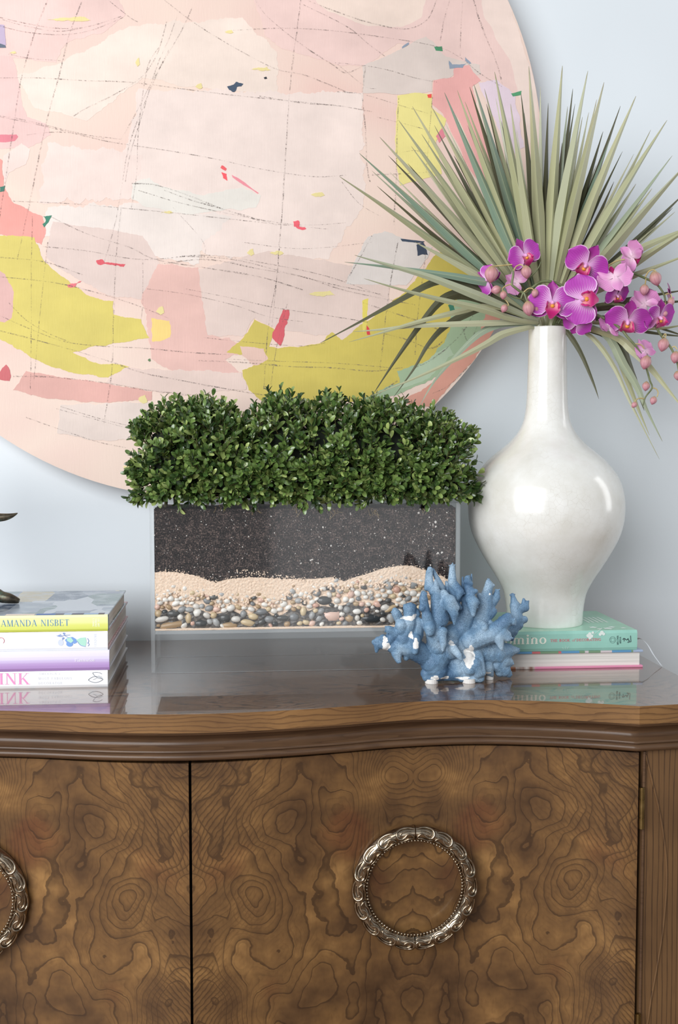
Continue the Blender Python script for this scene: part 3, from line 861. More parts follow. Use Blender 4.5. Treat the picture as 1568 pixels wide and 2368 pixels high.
def book(root, x0, x1, yf, yb, z0, z1, cover_m, spine_m=None, board=0.0028, spine_front=True, round_=0.0, spine_mi_top=None):
    """hardback lying flat; spine or fore edge towards the camera (yf = front, world y)"""
    b = MB(); sq = 0.003
    n = 7
    b.box((x0, yf + (0.002 if spine_front else 0), z1 - board), (x1, yb, z1), 0)
    b.box((x0, yf + (0.002 if spine_front else 0), z0), (x1, yb, z0 + board), 0)
    sp = MB()
    zc, h = (z0 + z1) / 2, (z1 - z0)
    ys = yf if spine_front else yb
    sg = -1 if spine_front else 1
    rows_o, rows_i = [], []
    for i in range(n + 1):
        t = i / n
        z = z0 + h * t
        bulge = round_ * math.sin(math.pi * t)
        edge = 0.0015 * (max(0, 1 - t * n) + max(0, 1 - (1 - t) * n))
        y = ys - sg * edge + sg * bulge
        rows_o.append([(x0, y, z), (x1, y, z)]); rows_i.append([(x0, ys - sg * 0.004, z), (x1, ys - sg * 0.004, z)])
    sp.grid(rows_o, 0, flip=not spine_front); sp.grid(rows_i, 0, flip=spine_front)
    for k in (0, 1):
        col = [(r[k], q[k]) for r, q in zip(rows_o, rows_i)]
        sp.grid([[a for a, _ in col], [c for _, c in col]], 0, flip=(k == 0) == spine_front)
    b.build('cover', cover_m, root, bevel=0.0008)
    sp.build('spine', spine_m or cover_m, root, sm=False)
    pb = MB()
    pf = yf + (0.004 if spine_front else sq); pbk = yb - (sq if spine_front else 0.004)
    pb.box((x0 + sq, pf, z0 + board), (x1 - sq, pbk, z1 - board))
    pb.build('page_block', PAGES, root)


LX0, LX1 = -0.52, -0.185
# bottom white book
white_m = plain('white_jacket', (240, 241, 243), 0.35, 2)
bk1 = thing('book', 'white-spined book with large pink letters INK, bottom of the left stack', 'book', 'books in the left stack')
F1, F2, F3, F4 = 1.6060, 1.6050, 1.6070, 1.6080
book(bk1, LX0, LX1, Y(F1), Y(1.900), 0.0, 0.0242, white_m)
write('INK', at(-2, 1583, F1), at(69, 1582.5, F1), 0.0162, ink((240, 150, 200)), bk1, T=.16, t=.05, sf=.035, sl=.09, track=.12)
write("P", at(-60, 1583, F1), at(-20, 1583, F1), 0.0162, ink((240, 150, 200)), bk1) if False else None
for s_, x1_, yb_ in (("AMERICA'S", 139, 1560), ("MOST FABULOUS", 166, 1571.5), ("DECORATOR", 144, 1582.5)):
    write(s_, at(89, yb_, F1), at(x1_, yb_ - 0.5, F1), 0.0032, ink((206, 208, 216)), bk1, T=.1, t=.05, sf=.04, sl=.05, track=.3)
lf = MB()


def leaf_line(a, b_, up, dn, x_max=999):
    for h in (up, dn):
        P = []
        for k in range(13):
            t = k / 12
            x = a[0] + (b_[0] - a[0]) * t; y = a[1] + (b_[1] - a[1]) * t
            nx, ny = -(b_[1] - a[1]), (b_[0] - a[0]); l_ = math.hypot(nx, ny)
            w = h * math.sin(math.pi * t) ** 0.8
            x, y = x + nx / l_ * w, y + ny / l_ * w
            if x <= x_max: P.append(at(x, y, F1 - 0.0004))
        lf.tube(P, 0.00025, 5, sub=1, cap=False)


leaf_line((204, 1572.5), (238, 1571), -7.5, 6.5)
leaf_line((214, 1556), (243, 1568), -6.5, 6.0, 237.5)
lf.tube([at(x, y, F1 - 0.0004) for x, y in [(227, 1562), (233, 1565), (237, 1566.5)]], 0.00014, 4, sub=2)
lf.tube([at(x, y, F1 - 0.0004) for x, y in [(215, 1572), (220, 1570), (224, 1568)]], 0.00014, 4, sub=2)
lf.build('leaf_emblem', ink((70, 84, 100)), bk1)

# lilac book
lil = Mat('lilac_jacket', 0.35, 0.5)
z = lil.xyz(lil.coord())[2]
lil.color(lil.ramp((z - 0.0242) * (1 / 0.0288), [(0.05, (176, 140, 200)), (0.35, (190, 160, 212)), (0.62, (214, 204, 232)), (0.95, (220, 214, 236))]))
bk2 = thing('book', 'lilac-spined book lettered Flammarion in white, second from the bottom of the left stack', 'book', 'books in the left stack')
book(bk2, LX0, LX1 + 0.0028, Y(F2), Y(1.880), 0.0243, 0.0529, plain('pale_grey_jacket', (206, 208, 216), 0.4, 3), lil.m, round_=0.002)
write('Flammarion', at(173.5, 1530, F2 - .002), at(219, 1529, F2 - .002), 0.0042, ink((250, 248, 252)), bk2, T=.14, t=.06, sf=.06, sl=.05, track=.03, raise_=.0006)

# white book with a figure
bk3 = thing('book', 'white-spined book with a blue and green figure print, under the lime yellow book', 'book', 'books in the left stack')
blk = plain('deep_teal_board', (40, 58, 78), 0.4, 4)
book(bk3, LX0, LX1 + 0.0005, Y(F3), Y(1.905), 0.0530, 0.0797, plain('red_pattern_jacket', (206, 170, 174), 0.4, 40, 220), plain('white_gloss_spine', (240, 242, 247), 0.3, 2))
MB().box((LX0, Y(F3) + 0.0022, 0.0529), (LX1 - 0.002, Y(F3) + 0.0052, 0.0541)).build('board_edge', blk, bk3)
fig = MB()
Ff = F3 - 0.0004
# figure lying on its side: head, upper body, skirt, leaves
def ellp(cx, cy, a, b_, n=14): return [(cx + a * math.cos(2 * math.pi * i / n), cy + b_ * math.sin(2 * math.pi * i / n)) for i in range(n)]
flatpoly(fig, ellp(140.5, 1486, 6.5, 7.5), Ff, 0)
flatpoly(fig, [(150, 1480), (157, 1474), (168, 1473), (176, 1478), (178, 1486), (172, 1489), (164, 1484), (154, 1486)], Ff, 1)
flatpoly(fig, ellp(161, 1489, 8, 6.5), Ff - 0.0001, 1)
flatpoly(fig, [(154, 1476), (164, 1474), (170, 1482), (164, 1487), (155, 1482)], Ff - 0.0002, 2)
flatpoly(fig, [(176, 1480), (186, 1475), (198, 1474), (200, 1484), (198, 1494), (190, 1494), (182, 1488)], Ff, 2)
fig.build('figure_print', [ink((206, 214, 234)), ink((120, 160, 220)), ink((176, 224, 206))], bk3)
st = MB()
for pts in ([(131, 1470), (140, 1472), (150, 1469), (162, 1468)], [(138, 1466), (144, 1471)], [(146, 1463), (150, 1470), (156, 1473)], [(144, 1480), (147, 1474)], [(178, 1482), (186, 1492), (198, 1495)], [(202, 1476), (205, 1482), (202, 1488)], [(203, 1486), (206, 1490), (203, 1494)]):
    st.tube([at(x, y, Ff - .0002) for x, y in pts], 0.0004, 5, sub=3)
for cx, cy in ((137, 1470), (146, 1476), (148, 1465)):
    flatpoly(st, ellp(cx, cy, 3, 2.2), Ff - 0.0002)
st.build('figure_print', ink((142, 162, 210)), bk3)
vv = MB()
sw = MB().tube([at(x, y, Ff) for x, y in [(-6, 1479), (0, 1475), (6, 1475.5), (9.5, 1480), (9, 1485), (7, 1487)]], 0.00035, 5, sub=4)
sw.build('script_flourish', ink((206, 110, 120)), bk3)
write('VENDOME', at(223, 1495, Ff + .0004), at(222.5, 1465, Ff + .0004), 0.0030, ink((190, 196, 214)), bk3, up=Vector((-1, 0, 0)), T=.12, t=.06, sf=.04, sl=.05, track=.3)

# yellow-green book
yg = Mat('lime_jacket', 0.35, 0.5)
z = yg.xyz(yg.coord())[2]
yg.color(yg.ramp((z - 0.0799) * (1 / 0.0236), [(0.1, (208, 216, 100)), (0.4, (222, 226, 120)), (0.55, (230, 234, 160)), (0.9, (232, 236, 172))]))
art = Mat('photo_jacket', 0.18, 0.5)
co = art.coord(); x, y, z = art.xyz(co)
v1 = art.t.nodes.new('ShaderNodeTexVoronoi'); v1.distance = 'CHEBYCHEV'
art.t.links.new(art.map(co, (22, 9, 1)), v1.inputs['Vector']); v1.inputs['Scale'].default_value = 1.0
vs = art.xyz(v1.outputs['Color'])
cc = art.ramp(vs[0], [(0.0, (84, 100, 124)), (0.25, (150, 162, 176)), (0.42, (116, 138, 138)), (0.6, (196, 204, 214)), (0.75, (140, 150, 168)), (0.9, (196, 184, 150))], 'CONSTANT')
cc = art.mix(art.noise(co, 40, 3).rng(0.4, 0.7) * 0.5, cc, (196, 206, 214))
art.color(cc)
bk4 = thing('book', 'lime yellow spined book lettered AMANDA NISBET, top of the left stack under the bronze figurine', 'book', 'books in the left stack')
book(bk4, LX0, LX1 + 0.0012, Y(F4), Y(1.870), 0.0799, 0.1035, art.m, yg.m)
MB().box((LX1 + 0.0010, Y(F4) + 0.0001, 0.0802), (LX1 + 0.0020, Y(F4) + 0.004, 0.1034)).build('board_edge', plain('navy_board', (46, 62, 84), 0.4, 4), bk4)
write('AMANDA NISBET', at(2.5, 1449, F4), at(160, 1447, F4), 0.0092, ink((84, 136, 186)), bk4, T=.13, t=.035, sf=.03, sl=.06, track=.10)
for k, s_ in enumerate(('STEWART', 'TABORI', '& CHANG')):
    xx = 226 - 6.0 * k
    write(s_, at(xx, 1430.5, F4), at(xx, 1449, F4), 0.0026, ink((246, 248, 236)), bk4, up=Vector((1, 0, 0)), T=.2, t=.12, sf=.06, sl=.04, track=.12)
# colour blocks of the jacket picture along the spine fold
fb = MB()
for k, (xa, xb, mi) in enumerate(((10, 78, 0), (82, 126, 1), (126, 146, 2), (146, 164, 3), (164, 192, 2), (192, 226, 3), (226, 240, 4))):
    a, c = at(xa, 1421, F4), at(xb, 1421, F4)
    fb.add([(a.x, Y(F4) + 0.0018, 0.10365), (c.x, Y(F4) + 0.0018, 0.10365), (c.x, Y(F4) + 0.016, 0.10365), (a.x, Y(F4) + 0.016, 0.10365)], [(0, 1, 2, 3)], mi)
fb.build('jacket_picture', [ink((236, 220, 204)), ink((72, 110, 178)), ink((96, 98, 118)), ink((168, 192, 220)), ink((92, 82, 92))], bk4)

# right pair
R2 = 1.6702
bk5 = thing('book', 'closed book with pink and floral cover edges lying fore edge forward under the mint book', 'book', 'books under the vase')
patm = Mat('floral_jacket', 0.3, 0.5)
v1 = patm.t.nodes.new('ShaderNodeTexVoronoi')
patm.t.links.new(patm.map(patm.coord(), (38, 9, 1)), v1.inputs['Vector']); v1.inputs['Scale'].default_value = 1.0
vs = patm.xyz(v1.outputs['Color'])
patm.color(patm.ramp(vs[0], [(0.0, (120, 150, 120)), (0.22, (96, 150, 190)), (0.42, (206, 196, 198)), (0.58, (126, 132, 96)), (0.72, (200, 110, 112)), (0.86, (160, 176, 200))], 'CONSTANT'))
pinkb = Mat('pink_board', 0.35, 0.5)
px_ = pinkb.xyz(pinkb.coord())[0]
pn_ = pinkb.noise(pinkb.map(pinkb.coord(), (70, 1, 1)), 1.0, 2)
pinkb.color(pinkb.mix(px_.rng(0.452, 0.456), pinkb.ramp(pn_, [(0.35, (190, 130, 100)), (0.5, (222, 214, 208)), (0.65, (150, 112, 100))]), (222, 142, 172)))
x0, x1 = 0.345, 0.6255
MB().box((x0, Y(R2), 0.0238), (x1, Y(1.875), 0.0272)).build('cover', patm.m, bk5, bevel=0.0008)
MB().box((x0, Y(R2), 0.0), (x1, Y(1.875), 0.0034)).build('cover', pinkb.m, bk5, bevel=0.0008)
MB().box((x0, Y(1.870), 0.0), (x1, Y(1.876), 0.0272)).build('spine', patm.m, bk5)
MB().box((x0 + 0.004, Y(R2) + 0.004, 0.0034), (x1 - 0.0045, Y(1.870), 0.0238)).build('page_block', PAGES, bk5)
mint = Mat('mint_jacket', 0.28, 0.5)
mn = mint.noise(mint.coord(), 26, 3)
mint.color(mint.ramp(mn, [(0.3, (156, 202, 176)), (0.7, (166, 212, 190))]))
mint2 = plain('mint_spine', (150, 200, 186), 0.3, 4)
bk6 = thing('book', 'mint green book lettered domino under the white vase', 'book', 'books under the vase')
book(bk6, 0.337, 0.6155, Y(R2), Y(1.868), 0.0275, 0.0585, mint.m, mint2, round_=0.0005)
write('domino', at(1147, 1490.5, R2), at(1263.5, 1488.5, R2), 0.0148, ink((238, 240, 226)), bk6, T=.17, t=.07, sf=.075, sl=.06, track=.05, raise_=.0008)
write('THE BOOK', at(1272.5, 1484.5, R2), at(1318, 1483.5, R2), 0.0042, ink((206, 104, 116)), bk6, T=.17, t=.1, sf=.1, sl=.07, track=.1, raise_=.0008)
write('of', at(1322, 1483.3, R2), at(1329.5, 1483.2, R2), 0.0046, ink((206, 124, 130)), bk6, T=.12, t=.06, sf=.05, sl=.03, track=.03, slant=.25, raise_=.0008)
write('DECORATING', at(1333, 1483, R2), at(1389.5, 1481.5, R2), 0.0042, ink((206, 104, 116)), bk6, T=.17, t=.1, sf=.1, sl=.07, track=.1, raise_=.0008)
pr = MB()
Rf = R2 - 0.0008
P = [at(x, y, Rf) for x, y in ellp(1417, 1479.5, 7, 7.5, 20)]; pr.tube(P + [P[0]], 0.0002, 4, sub=1, cap=False)
P = [at(x, y, Rf) for x, y in ((1413, 1476), (1421, 1475.5), (1421, 1483), (1413, 1483.5))]; pr.tube(P + [P[0]], 0.0002, 4, sub=1, cap=False)
for pts, w in (([(1440, 1479), (1444, 1476), (1449, 1480), (1453, 1476)], 1.5), ([(1444, 1476), (1443, 1483)], 1.5), ([(1451, 1477), (1455, 1482), (1452, 1486)], 1.8), ([(1458, 1470), (1459, 1484)], 1.6), ([(1451, 1485), (1459, 1484)], 1.2)):
    pr.tube([at(x, y, Rf) for x, y in pts], w * 0.0004, 5, sub=3)
pr.ell(at(1442, 1477, Rf), (0.001, 0.0003, 0.001))
pr.build('publisher_emblem', ink((60, 84, 84)), bk6)
for s_, xx, ya, yb_ in (('MELCHER', 1430, 1490.5, 1469.5), ('MEDIA', 1436, 1487.5, 1472.5)):
    write(s_, at(xx, ya, R2), at(xx, yb_, R2), 0.0026, ink((48, 70, 70)), bk6, up=Vector((-1, 0, 0)), T=.22, t=.16, sf=.04, sl=.02, track=.14, raise_=.0008)
fl = MB()
for cx, cy, r in ((1364, 1466, 4), (1360, 1470, 4), (1368, 1471, 4), (1364, 1475, 3.5), (1392, 1463, 4.5), (1388, 1467, 3.5), (1396, 1466, 3.5), (1371, 1463, 3)):
    flatpoly(fl, ellp(cx, cy, r, r), Rf - 0.00001 * (cx % 17))
for pts in ([(1368, 1472), (1380, 1462), (1392, 1452)], [(1308, 1501), (1308.5, 1493)], [(1312, 1501), (1315, 1495)], [(1303, 1501), (1301, 1497)]):
    fl.tube([at(x, y, Rf) for x, y in pts], 0.0002, 4, sub=2)
for cx, cy, r in ((0.555, Y(1.70), 0.006), (0.575, Y(1.688), 0.007), (0.585, Y(1.70), 0.005), (0.60, Y(1.69), 0.004), (0.56, Y(1.685), 0.004)):
    fl.add([(cx + r * math.cos(a) * (1 + .25 * math.cos(5 * a)), cy + r * math.sin(a) * (1 + .25 * math.cos(5 * a)), 0.0587 + 0.01 * (cx % 0.007)) for a in [2 * math.pi * i / 20 for i in range(20)]], [list(range(20))])
for k in range(5):
    xx = 0.562 + 0.0075 * k
    fl.add([(xx, Y(1.745), 0.0587), (xx + 0.003, Y(1.745), 0.0587), (xx + 0.003, Y(1.80), 0.0587), (xx, Y(1.80), 0.0587)], [(0, 1, 2, 3)])
fl.build('blossom_print', ink((222, 232, 226)), bk6)
rb = MB()
rp = smooth([at(1470, 1478, 1.74), at(1482, 1477, 1.722), at(1497, 1490, 1.71), at(1512, 1515, 1.69), at(1530, 1539.5, 1.672)], 5)
rows = [[p + Vector((0, -0.002, 0.0014)) + Vector((-0.0022, 0, 0)), p + Vector((0.0022, 0.002, -0.0014))] for p in rp]
rb.grid(rows)
rb.build('ribbon_marker', plain('satin_ribbon', (236, 240, 246), 0.4, 4), bk6, label='thin pale ribbon marker hanging off the book', sm=True)

# ------------------------------------------------------------------ bronze figurine on the left stack
brz = Mat('patinated_bronze', 0.36, 0.5, 0.75)
bn = brz.noise(brz.coord(), 70, 4, 0.6)
brz.color(brz.ramp(bn, [(0.35, (58, 54, 46)), (0.55, (92, 84, 70)), (0.72, (104, 136, 122))]))
brz.bump(bn, 0.4, 0.001)
fg = thing('bronze_figurine', 'dark bronze bird figurine standing on the lime yellow book, partly outside the photo', 'figurine')
ZB = 0.1036
b = MB()
ft = atz(26, 1396, ZB)
b.tube([(ft.x + 0.012, ft.y - 0.001, ZB + 0.004), (ft.x - 0.002, ft.y, ZB + 0.008), (ft.x - 0.020, ft.y + 0.002, ZB + 0.013), (ft.x - 0.036, ft.y + 0.004, ZB + 0.032), (ft.x - 0.048, ft.y + 0.006, ZB + 0.075), (ft.x - 0.055, ft.y + 0.01, ZB + 0.12)],
       [0.0035, 0.0078, 0.0095, 0.0085, 0.008, 0.012], 12)
b.tube([(ft.x - 0.02, ft.y - 0.016, ZB + 0.004), (ft.x - 0.03, ft.y - 0.008, ZB + 0.008), (ft.x - 0.048, ft.y + 0.004, ZB + 0.02)], [0.003, 0.006, 0.007], 10)
b.build('leg', brz.m, fg, sm=True)
MB().ell((ft.x - 0.105, ft.y + 0.012, ZB + 0.165), (0.062, 0.036, 0.055), nu=20, nv=14).build('body', brz.m, fg, sm=True)
b = MB(); 
bp = [at(x, y, 1.72) for x, y in ((-70, 1205), (-20, 1198), (10, 1196), (28, 1192), (41, 1186.5))]
b.tube(bp, [0.012, 0.0075, 0.0058, 0.0034, 0.0004], 12)
b.build('tail', brz.m, fg, sm=True)

# ------------------------------------------------------------------ acrylic planter
PF, PBk = 1.6897, 1.8239
PX0, PX1, PZ = -0.1300, 0.3408, 0.2553
TH = 0.0055
acr = Mat('clear_acrylic', 0.03)
acr.t.nodes.remove(acr.b)
trn = acr.t.nodes.new('ShaderNodeBsdfTransparent'); trn.inputs[0].default_value = (0.995, 0.998, 0.998, 1)
gls = acr.t.nodes.new('ShaderNodeBsdfGlossy'); gls.inputs['Roughness'].default_value = 0.07
lw = acr.t.nodes.new('ShaderNodeLayerWeight'); lw.inputs[0].default_value = 0.5
fres = (N(acr.t, lw.outputs['Facing']) ** 5.0) * 0.14 + 0.040
mxs = acr.t.nodes.new('ShaderNodeMixShader')
acr.t.links.new(fres.s, mxs.inputs[0]); acr.t.links.new(trn.outputs[0], mxs.inputs[1]); acr.t.links.new(gls.outputs[0], mxs.inputs[2])
acr.t.links.new(mxs.outputs[0], acr.t.nodes['Material Output'].inputs['Surface'])
ACR = acr.m
ace = Mat('acrylic_cut_edge', 0.35)
ace.color(ace.ramp(ace.noise(ace.map(ace.coord(), (1, 1, 1)), 400, 2), [(0.4, (232, 240, 244)), (0.6, (248, 252, 254))]))
tr2 = ace.t.nodes.new('ShaderNodeBsdfTransparent'); mx2 = ace.t.nodes.new('ShaderNodeMixShader'); mx2.inputs[0].default_value = 0.22
ace.t.links.new(tr2.outputs[0], mx2.inputs[1]); ace.t.links.new(ace.b.outputs[0], mx2.inputs[2])
ace.t.links.new(mx2.outputs[0], ace.t.nodes['Material Output'].inputs['Surface'])
planter = thing('acrylic_planter', 'clear acrylic box planter showing layers of soil, sand and pebbles, on the credenza', 'planter')


def pane(a, b_, axis, name='pane'):
    """clear sheet; its narrow cut edges get the frosted edge look"""
    m = MB().box(a, b_)
    # face order: bottom, top, -y, +x, +y, -x
    norm = [2, 2, 1, 0, 1, 0]
    m.mi = [0 if nx == axis else 1 for nx in norm]
    return m.build(name, [ACR, ACE], planter)


ACE = ace.m
E_ = 0.0002
pane((PX0, Y(PF), 0.0005), (PX1, Y(PF) + TH, PZ), 1)
pane((PX0, Y(PBk) - TH, 0.0005), (PX1, Y(PBk), PZ), 1)
pane((PX0, Y(PF) + TH + E_, 0.0005), (PX0 + TH, Y(PBk) - TH - E_, PZ), 0)
pane((PX1 - TH, Y(PF) + TH + E_, 0.0005), (PX1, Y(PBk) - TH - E_, PZ), 0)
pane((PX0 + TH + E_, Y(PF) + TH + E_, 0.0590), (PX1 - TH - E_, Y(PBk) - TH - E_, 0.0640), 2, 'raised_floor')

# ---- soil, sand, pebbles inside
IX0, IX1 = PX0 + TH + 0.0006, PX1 - TH - 0.0006
IY0, IY1 = Y(PF) + TH + 0.0008, Y(PBk) - TH - 0.0008
IZ0, IZ1 = 0.0642, 0.250
FI = IY0 + WALL


def px_z(px, py): return at(px, py, FI)


SB = [(340, 1326), (380, 1321), (420, 1324), (450, 1330), (480, 1341), (500, 1346), (530, 1338), (580, 1334), (640, 1337), (700, 1339), (730, 1338), (770, 1334), (795, 1344), (815, 1336), (850, 1326), (885, 1314), (920, 1308), (950, 1307), (985, 1318), (1010, 1326), (1035, 1338), (1075, 1348)]
ST = [(340, 1372), (370, 1388), (400, 1366), (430, 1384), (470, 1372), (500, 1386), (540, 1380), (560, 1388), (590, 1378), (630, 1396), (660, 1380), (680, 1364), (705, 1384), (730, 1362), (770, 1350), (800, 1360), (830, 1348), (860, 1354), (900, 1338), (940, 1346), (980, 1352), (1000, 1362), (1075, 1372)]
sbx = [px_z(*p) for p in SB]; stx = [px_z(*p) for p in ST]
zsand = lambda x: float(np.interp(x, [p.x for p in sbx], [p.z for p in sbx]))
zpeb = lambda x: float(np.interp(x, [p.x for p in stx], [p.z for p in stx]))


def layer_block(name, zlo, zhi, amp, freq, mat, nx=240, nz=60, seed=0.0, label=None, cat=None, top_amp=0.0, rough_edge=0.0, recess=None):
    """block filling the planter between two height functions with a crumbly front face"""
    b = MB(); rows = []
    for k in range(nz + 1):
        row = []
        for i in range(nx + 1):
            x = IX0 + (IX1 - IX0) * i / nx
            lo, hi = zlo(x), zhi(x)
            z = lo + (hi - lo) * k / nz
            if k == nz and rough_edge: z += noise.noise(Vector((x * 260, seed, 0))) * rough_edge
            q = Vector((x * freq, z * freq, seed))
            h = 0.5 + 0.5 * noise.noise(q) * 0.7 + 0.35 * noise.noise(q * 2.3)
            row.append((x, IY0 + amp * max(0.0, min(1.0, h)) + (recess(x, z) if recess else 0.0), z))
        rows.append(row)
    b.grid(rows)
    top = rows[-1]; btm = rows[0]
    n2 = 10
    trows = [[(p[0], p[1] + (IY1 - p[1]) * j / n2, p[2] + (top_amp * noise.noise(Vector((p[0] * 40, j * 0.7, seed))) if 0 < j else 0)) for p in top] for j in range(n2 + 1)]
    b.grid(trows)
    b.grid([[(p[0], IY1, p[2]) for p in btm], [(p[0], p[1], p[2]) for p in btm]])
    b.grid([[(p[0], IY1, p[2]) for p in trows[-1]], [(p[0], IY1, q[2]) for p, q in zip(trows[-1], btm)]])
    for idx, fl in ((0, False), (-1, True)):
        colv = [r[idx] for r in rows]
        b.grid([colv, [(p[0], IY1, p[2]) for p in colv]], flip=fl)
    return b.build(name, mat, None, sm=True, label=label, cat=cat, kind='stuff')


soil_m = Mat('potting_soil', 0.85, 0.25)
co = soil_m.coord()
sn = soil_m.noise(co, 420, 4, 0.65)
soil_m.color(soil_m.ramp(sn * 0.75 + soil_m.noise(co, 120, 3) * 0.25, [(0.40, (12, 10, 10)), (0.52, (50, 42, 41)), (0.64, (124, 106, 98))]))
soil_m.bump(sn, 0.6, 0.001)
soil = layer_block('potting_soil', zsand, lambda x: IZ1 - 0.002, 0.0022, 520.0, soil_m.m, 260, 110, 1.0, 'dark potting soil flecked with white in the upper half of the clear planter', 'soil', 0.004)
sand_m = Mat('pale_sand', 0.85, 0.2)
co = sand_m.coord()
sn = sand_m.noise(co, 700, 3, 0.6)
sand_m.color(sand_m.ramp(sn, [(0.3, (222, 190, 164)), (0.5, (242, 216, 192)), (0.7, (250, 234, 216))]))
sand_m.bump(sn, 0.5, 0.001)
zmid = lambda x: IZ0 + (zpeb(x) - IZ0) * (0.52 + 0.16 * noise.noise(Vector((x * 38, 4.0, 1.0))))
sand = layer_block('sand_layer', zmid, lambda x: zsand(x) - 0.0003, 0.0034, 420.0, sand_m.m, 330, 44, 5.0, 'peach coloured sand layer between the soil and the pebbles in the planter', 'sand', 0.0, 0.003, lambda x, z: 0.0042 * min(1.0, max(0.0, (zpeb(x) - z) / 0.004)))
# clumps hanging at the two sand borders
cl = MB()
r3 = random.Random(5)
for i in range(380):
    x = r3.uniform(IX0 + 0.004, IX1 - 0.004)
    if r3.random() < 0.45:
        z = zsand(x) + abs(r3.gauss(0, 0.0022))
        s = r3.uniform(0.0004, 0.0012)
    else:
        z = zpeb(x) - abs(r3.gauss(0, 0.005)); s = r3.uniform(0.001, 0.0028)
    cl.ell((x, IY0 + 0.0010, z), (s, s * 0.5, s * r3.uniform(.6, 1)), nu=6, nv=4)
for px, py in [(548 + 5.2 * i, 1320 + 0.7 * i + 4 * math.sin(i * 1.3)) for i in range(14)] + [(640 + 6 * i, 1330 + 1.0 * i + 2 * math.sin(i)) for i in range(12)]:
    p = px_z(px, py)
    for k in range(3):
        s = r3.uniform(0.0005, 0.0013)
        cl.ell((p.x + r3.uniform(-.003, .003), IY0 + 0.0008, p.z + r3.uniform(-.002, .002)), (s, s * .5, s), nu=6, nv=4)
cl.build('sand_clump', sand_m.m, sand, sm=True, kind='stuff')
# thin sand on the planter floor
b = MB(); rows = []
for k in range(5):
    rows.append([(IX0 + (IX1 - IX0) * i / 200, IY0 + 0.0005 + 0.0012 * (1 - k / 4) * abs(noise.noise(Vector((i * .3, k, 2)))), IZ0 + (0.0028 + 0.0022 * noise.noise(Vector((i * 0.045, 0, 8)))) * k / 4) for i in range(201)])
rows.append([(p[0], IY0 + 0.03, p[2]) for p in rows[-1]])
b.grid(rows); b.build('sand_bed', sand_m.m, sand, sm=True)
# white perlite flecks in the soil
pm = MB()
for i in range(900):
    x = r3.uniform(IX0, IX1); z = r3.uniform(0.125, 0.246)
    if noise.noise(Vector((x * 45, z * 45, 3))) < r3.uniform(-.5, .35): continue
    if z < zsand(x) + 0.002: continue
    s = min(0.0022, 0.00036 * math.exp(abs(r3.gauss(0, 0.65))))
    pm.ell((x, IY0 + 0.0004 + 0.3 * s, z), (s * r3.uniform(.7, 1.5), s * .5, s * r3.uniform(.6, 1)), Matrix.Rotation(r3.uniform(0, 3), 3, 'Y'), nu=5, nv=4)
pm.build('perlite', plain('perlite_white', (222, 216, 210), 0.8, 10), soil, sm=True, kind='stuff')
# a few pale roots and moss at the soil line
rt = MB()
for px, py in ((505, 1170), (595, 1175), (690, 1172), (770, 1178), (865, 1180), (990, 1176)):
    for k in range(7):
        p = px_z(px + r3.uniform(-14, 14), py + r3.uniform(-6, 4))
        rt.tube([p, p + Vector((r3.uniform(-.004, .004), 0.0004, r3.uniform(-.006, .003))), p + Vector((r3.uniform(-.007, .007), 0.0002, r3.uniform(-.014, -.002)))], 0.0003, 4, sub=2)
rt.build('rootlets', plain('dry_root', (150, 128, 88), 0.8, 20), soil, kind='stuff')

# dark grit behind the pebbles
grit_m = Mat('dark_grit', 0.4, 0.5)
gn = grit_m.noise(grit_m.coord(), 200, 3, 0.6)
grit_m.color(grit_m.ramp(gn, [(0.35, (58, 58, 60)), (0.6, (104, 98, 92)), (0.75, (168, 150, 130))]))
grit_m.bump(gn, 0.5, 0.001)
layer_block('dark_grit', lambda x: IZ0 + 0.0002, lambda x: zmid(x) - 0.0002, 0.007, 130.0, grit_m.m, 150, 24, 9.0, 'dark grit filling the gaps between the pebbles at the bottom of the planter', 'grit')


def stone_mat(name, c1, c2, rough=0.3):
    m = Mat(name, rough, 0.5)
    rr = m.rand()
    nz = m.noise(m.coord(), 90, 3, 0.5)
    m.color(m.ramp((nz * 0.5 + rr * 0.6), [(0.25, c1), (0.8, c2)]))
    return m.m


KIND = {
    'white': (stone_mat('white_stone', (206, 200, 192), (240, 236, 228)), 'smooth white pebble in the stone layer at the foot of the planter'),
    'grey': (stone_mat('grey_stone', (120, 122, 124), (178, 178, 176)), 'smooth grey pebble in the stone layer at the foot of the planter'),
    'dark': (stone_mat('dark_stone', (48, 52, 54), (92, 92, 90), 0.2), 'dark wet looking pebble in the stone layer at the foot of the planter'),
    'tan': (stone_mat('tan_stone', (168, 138, 104), (214, 194, 158)), 'tan pebble in the stone layer at the foot of the planter'),
    'pink': (stone_mat('pink_stone', (206, 160, 140), (228, 194, 178)), 'pinkish pebble in the stone layer at the foot of the planter'),
}
PEB = {}
for kname, (mm, _) in KIND.items():
    PEB[kname] = []
    for v in range(3):
        bm = bmesh.new(); bmesh.ops.create_icosphere(bm, subdivisions=2, radius=1.0)
        for vert in bm.verts:
            d = 1 + 0.13 * noise.noise(vert.co * 1.1 + Vector((v * 7.1, len(kname), 0)))
            vert.co *= d
        me = bpy.data.meshes.new('pebble'); bm.to_mesh(me); bm.free()
        for p in me.polygons: p.use_smooth = True
        me.materials.append(mm); PEB[kname].append(me)


def pebble(kind_, x, z, a, c, rot, dep=0.0, lab=None):
    o = link('pebble', rnd.choice(PEB[kind_]), None, lab or KIND[kind_][1], 'pebble', kind_ + ' pebbles in the planter')
    ry = max(0.0030, min(a, c) * 0.8)
    o.location = (x, IY0 + ry + 0.0002 + dep, z)
    o.rotation_euler = (0, rot, 0)
    o.scale = (a * 0.92, ry, c * 0.92)


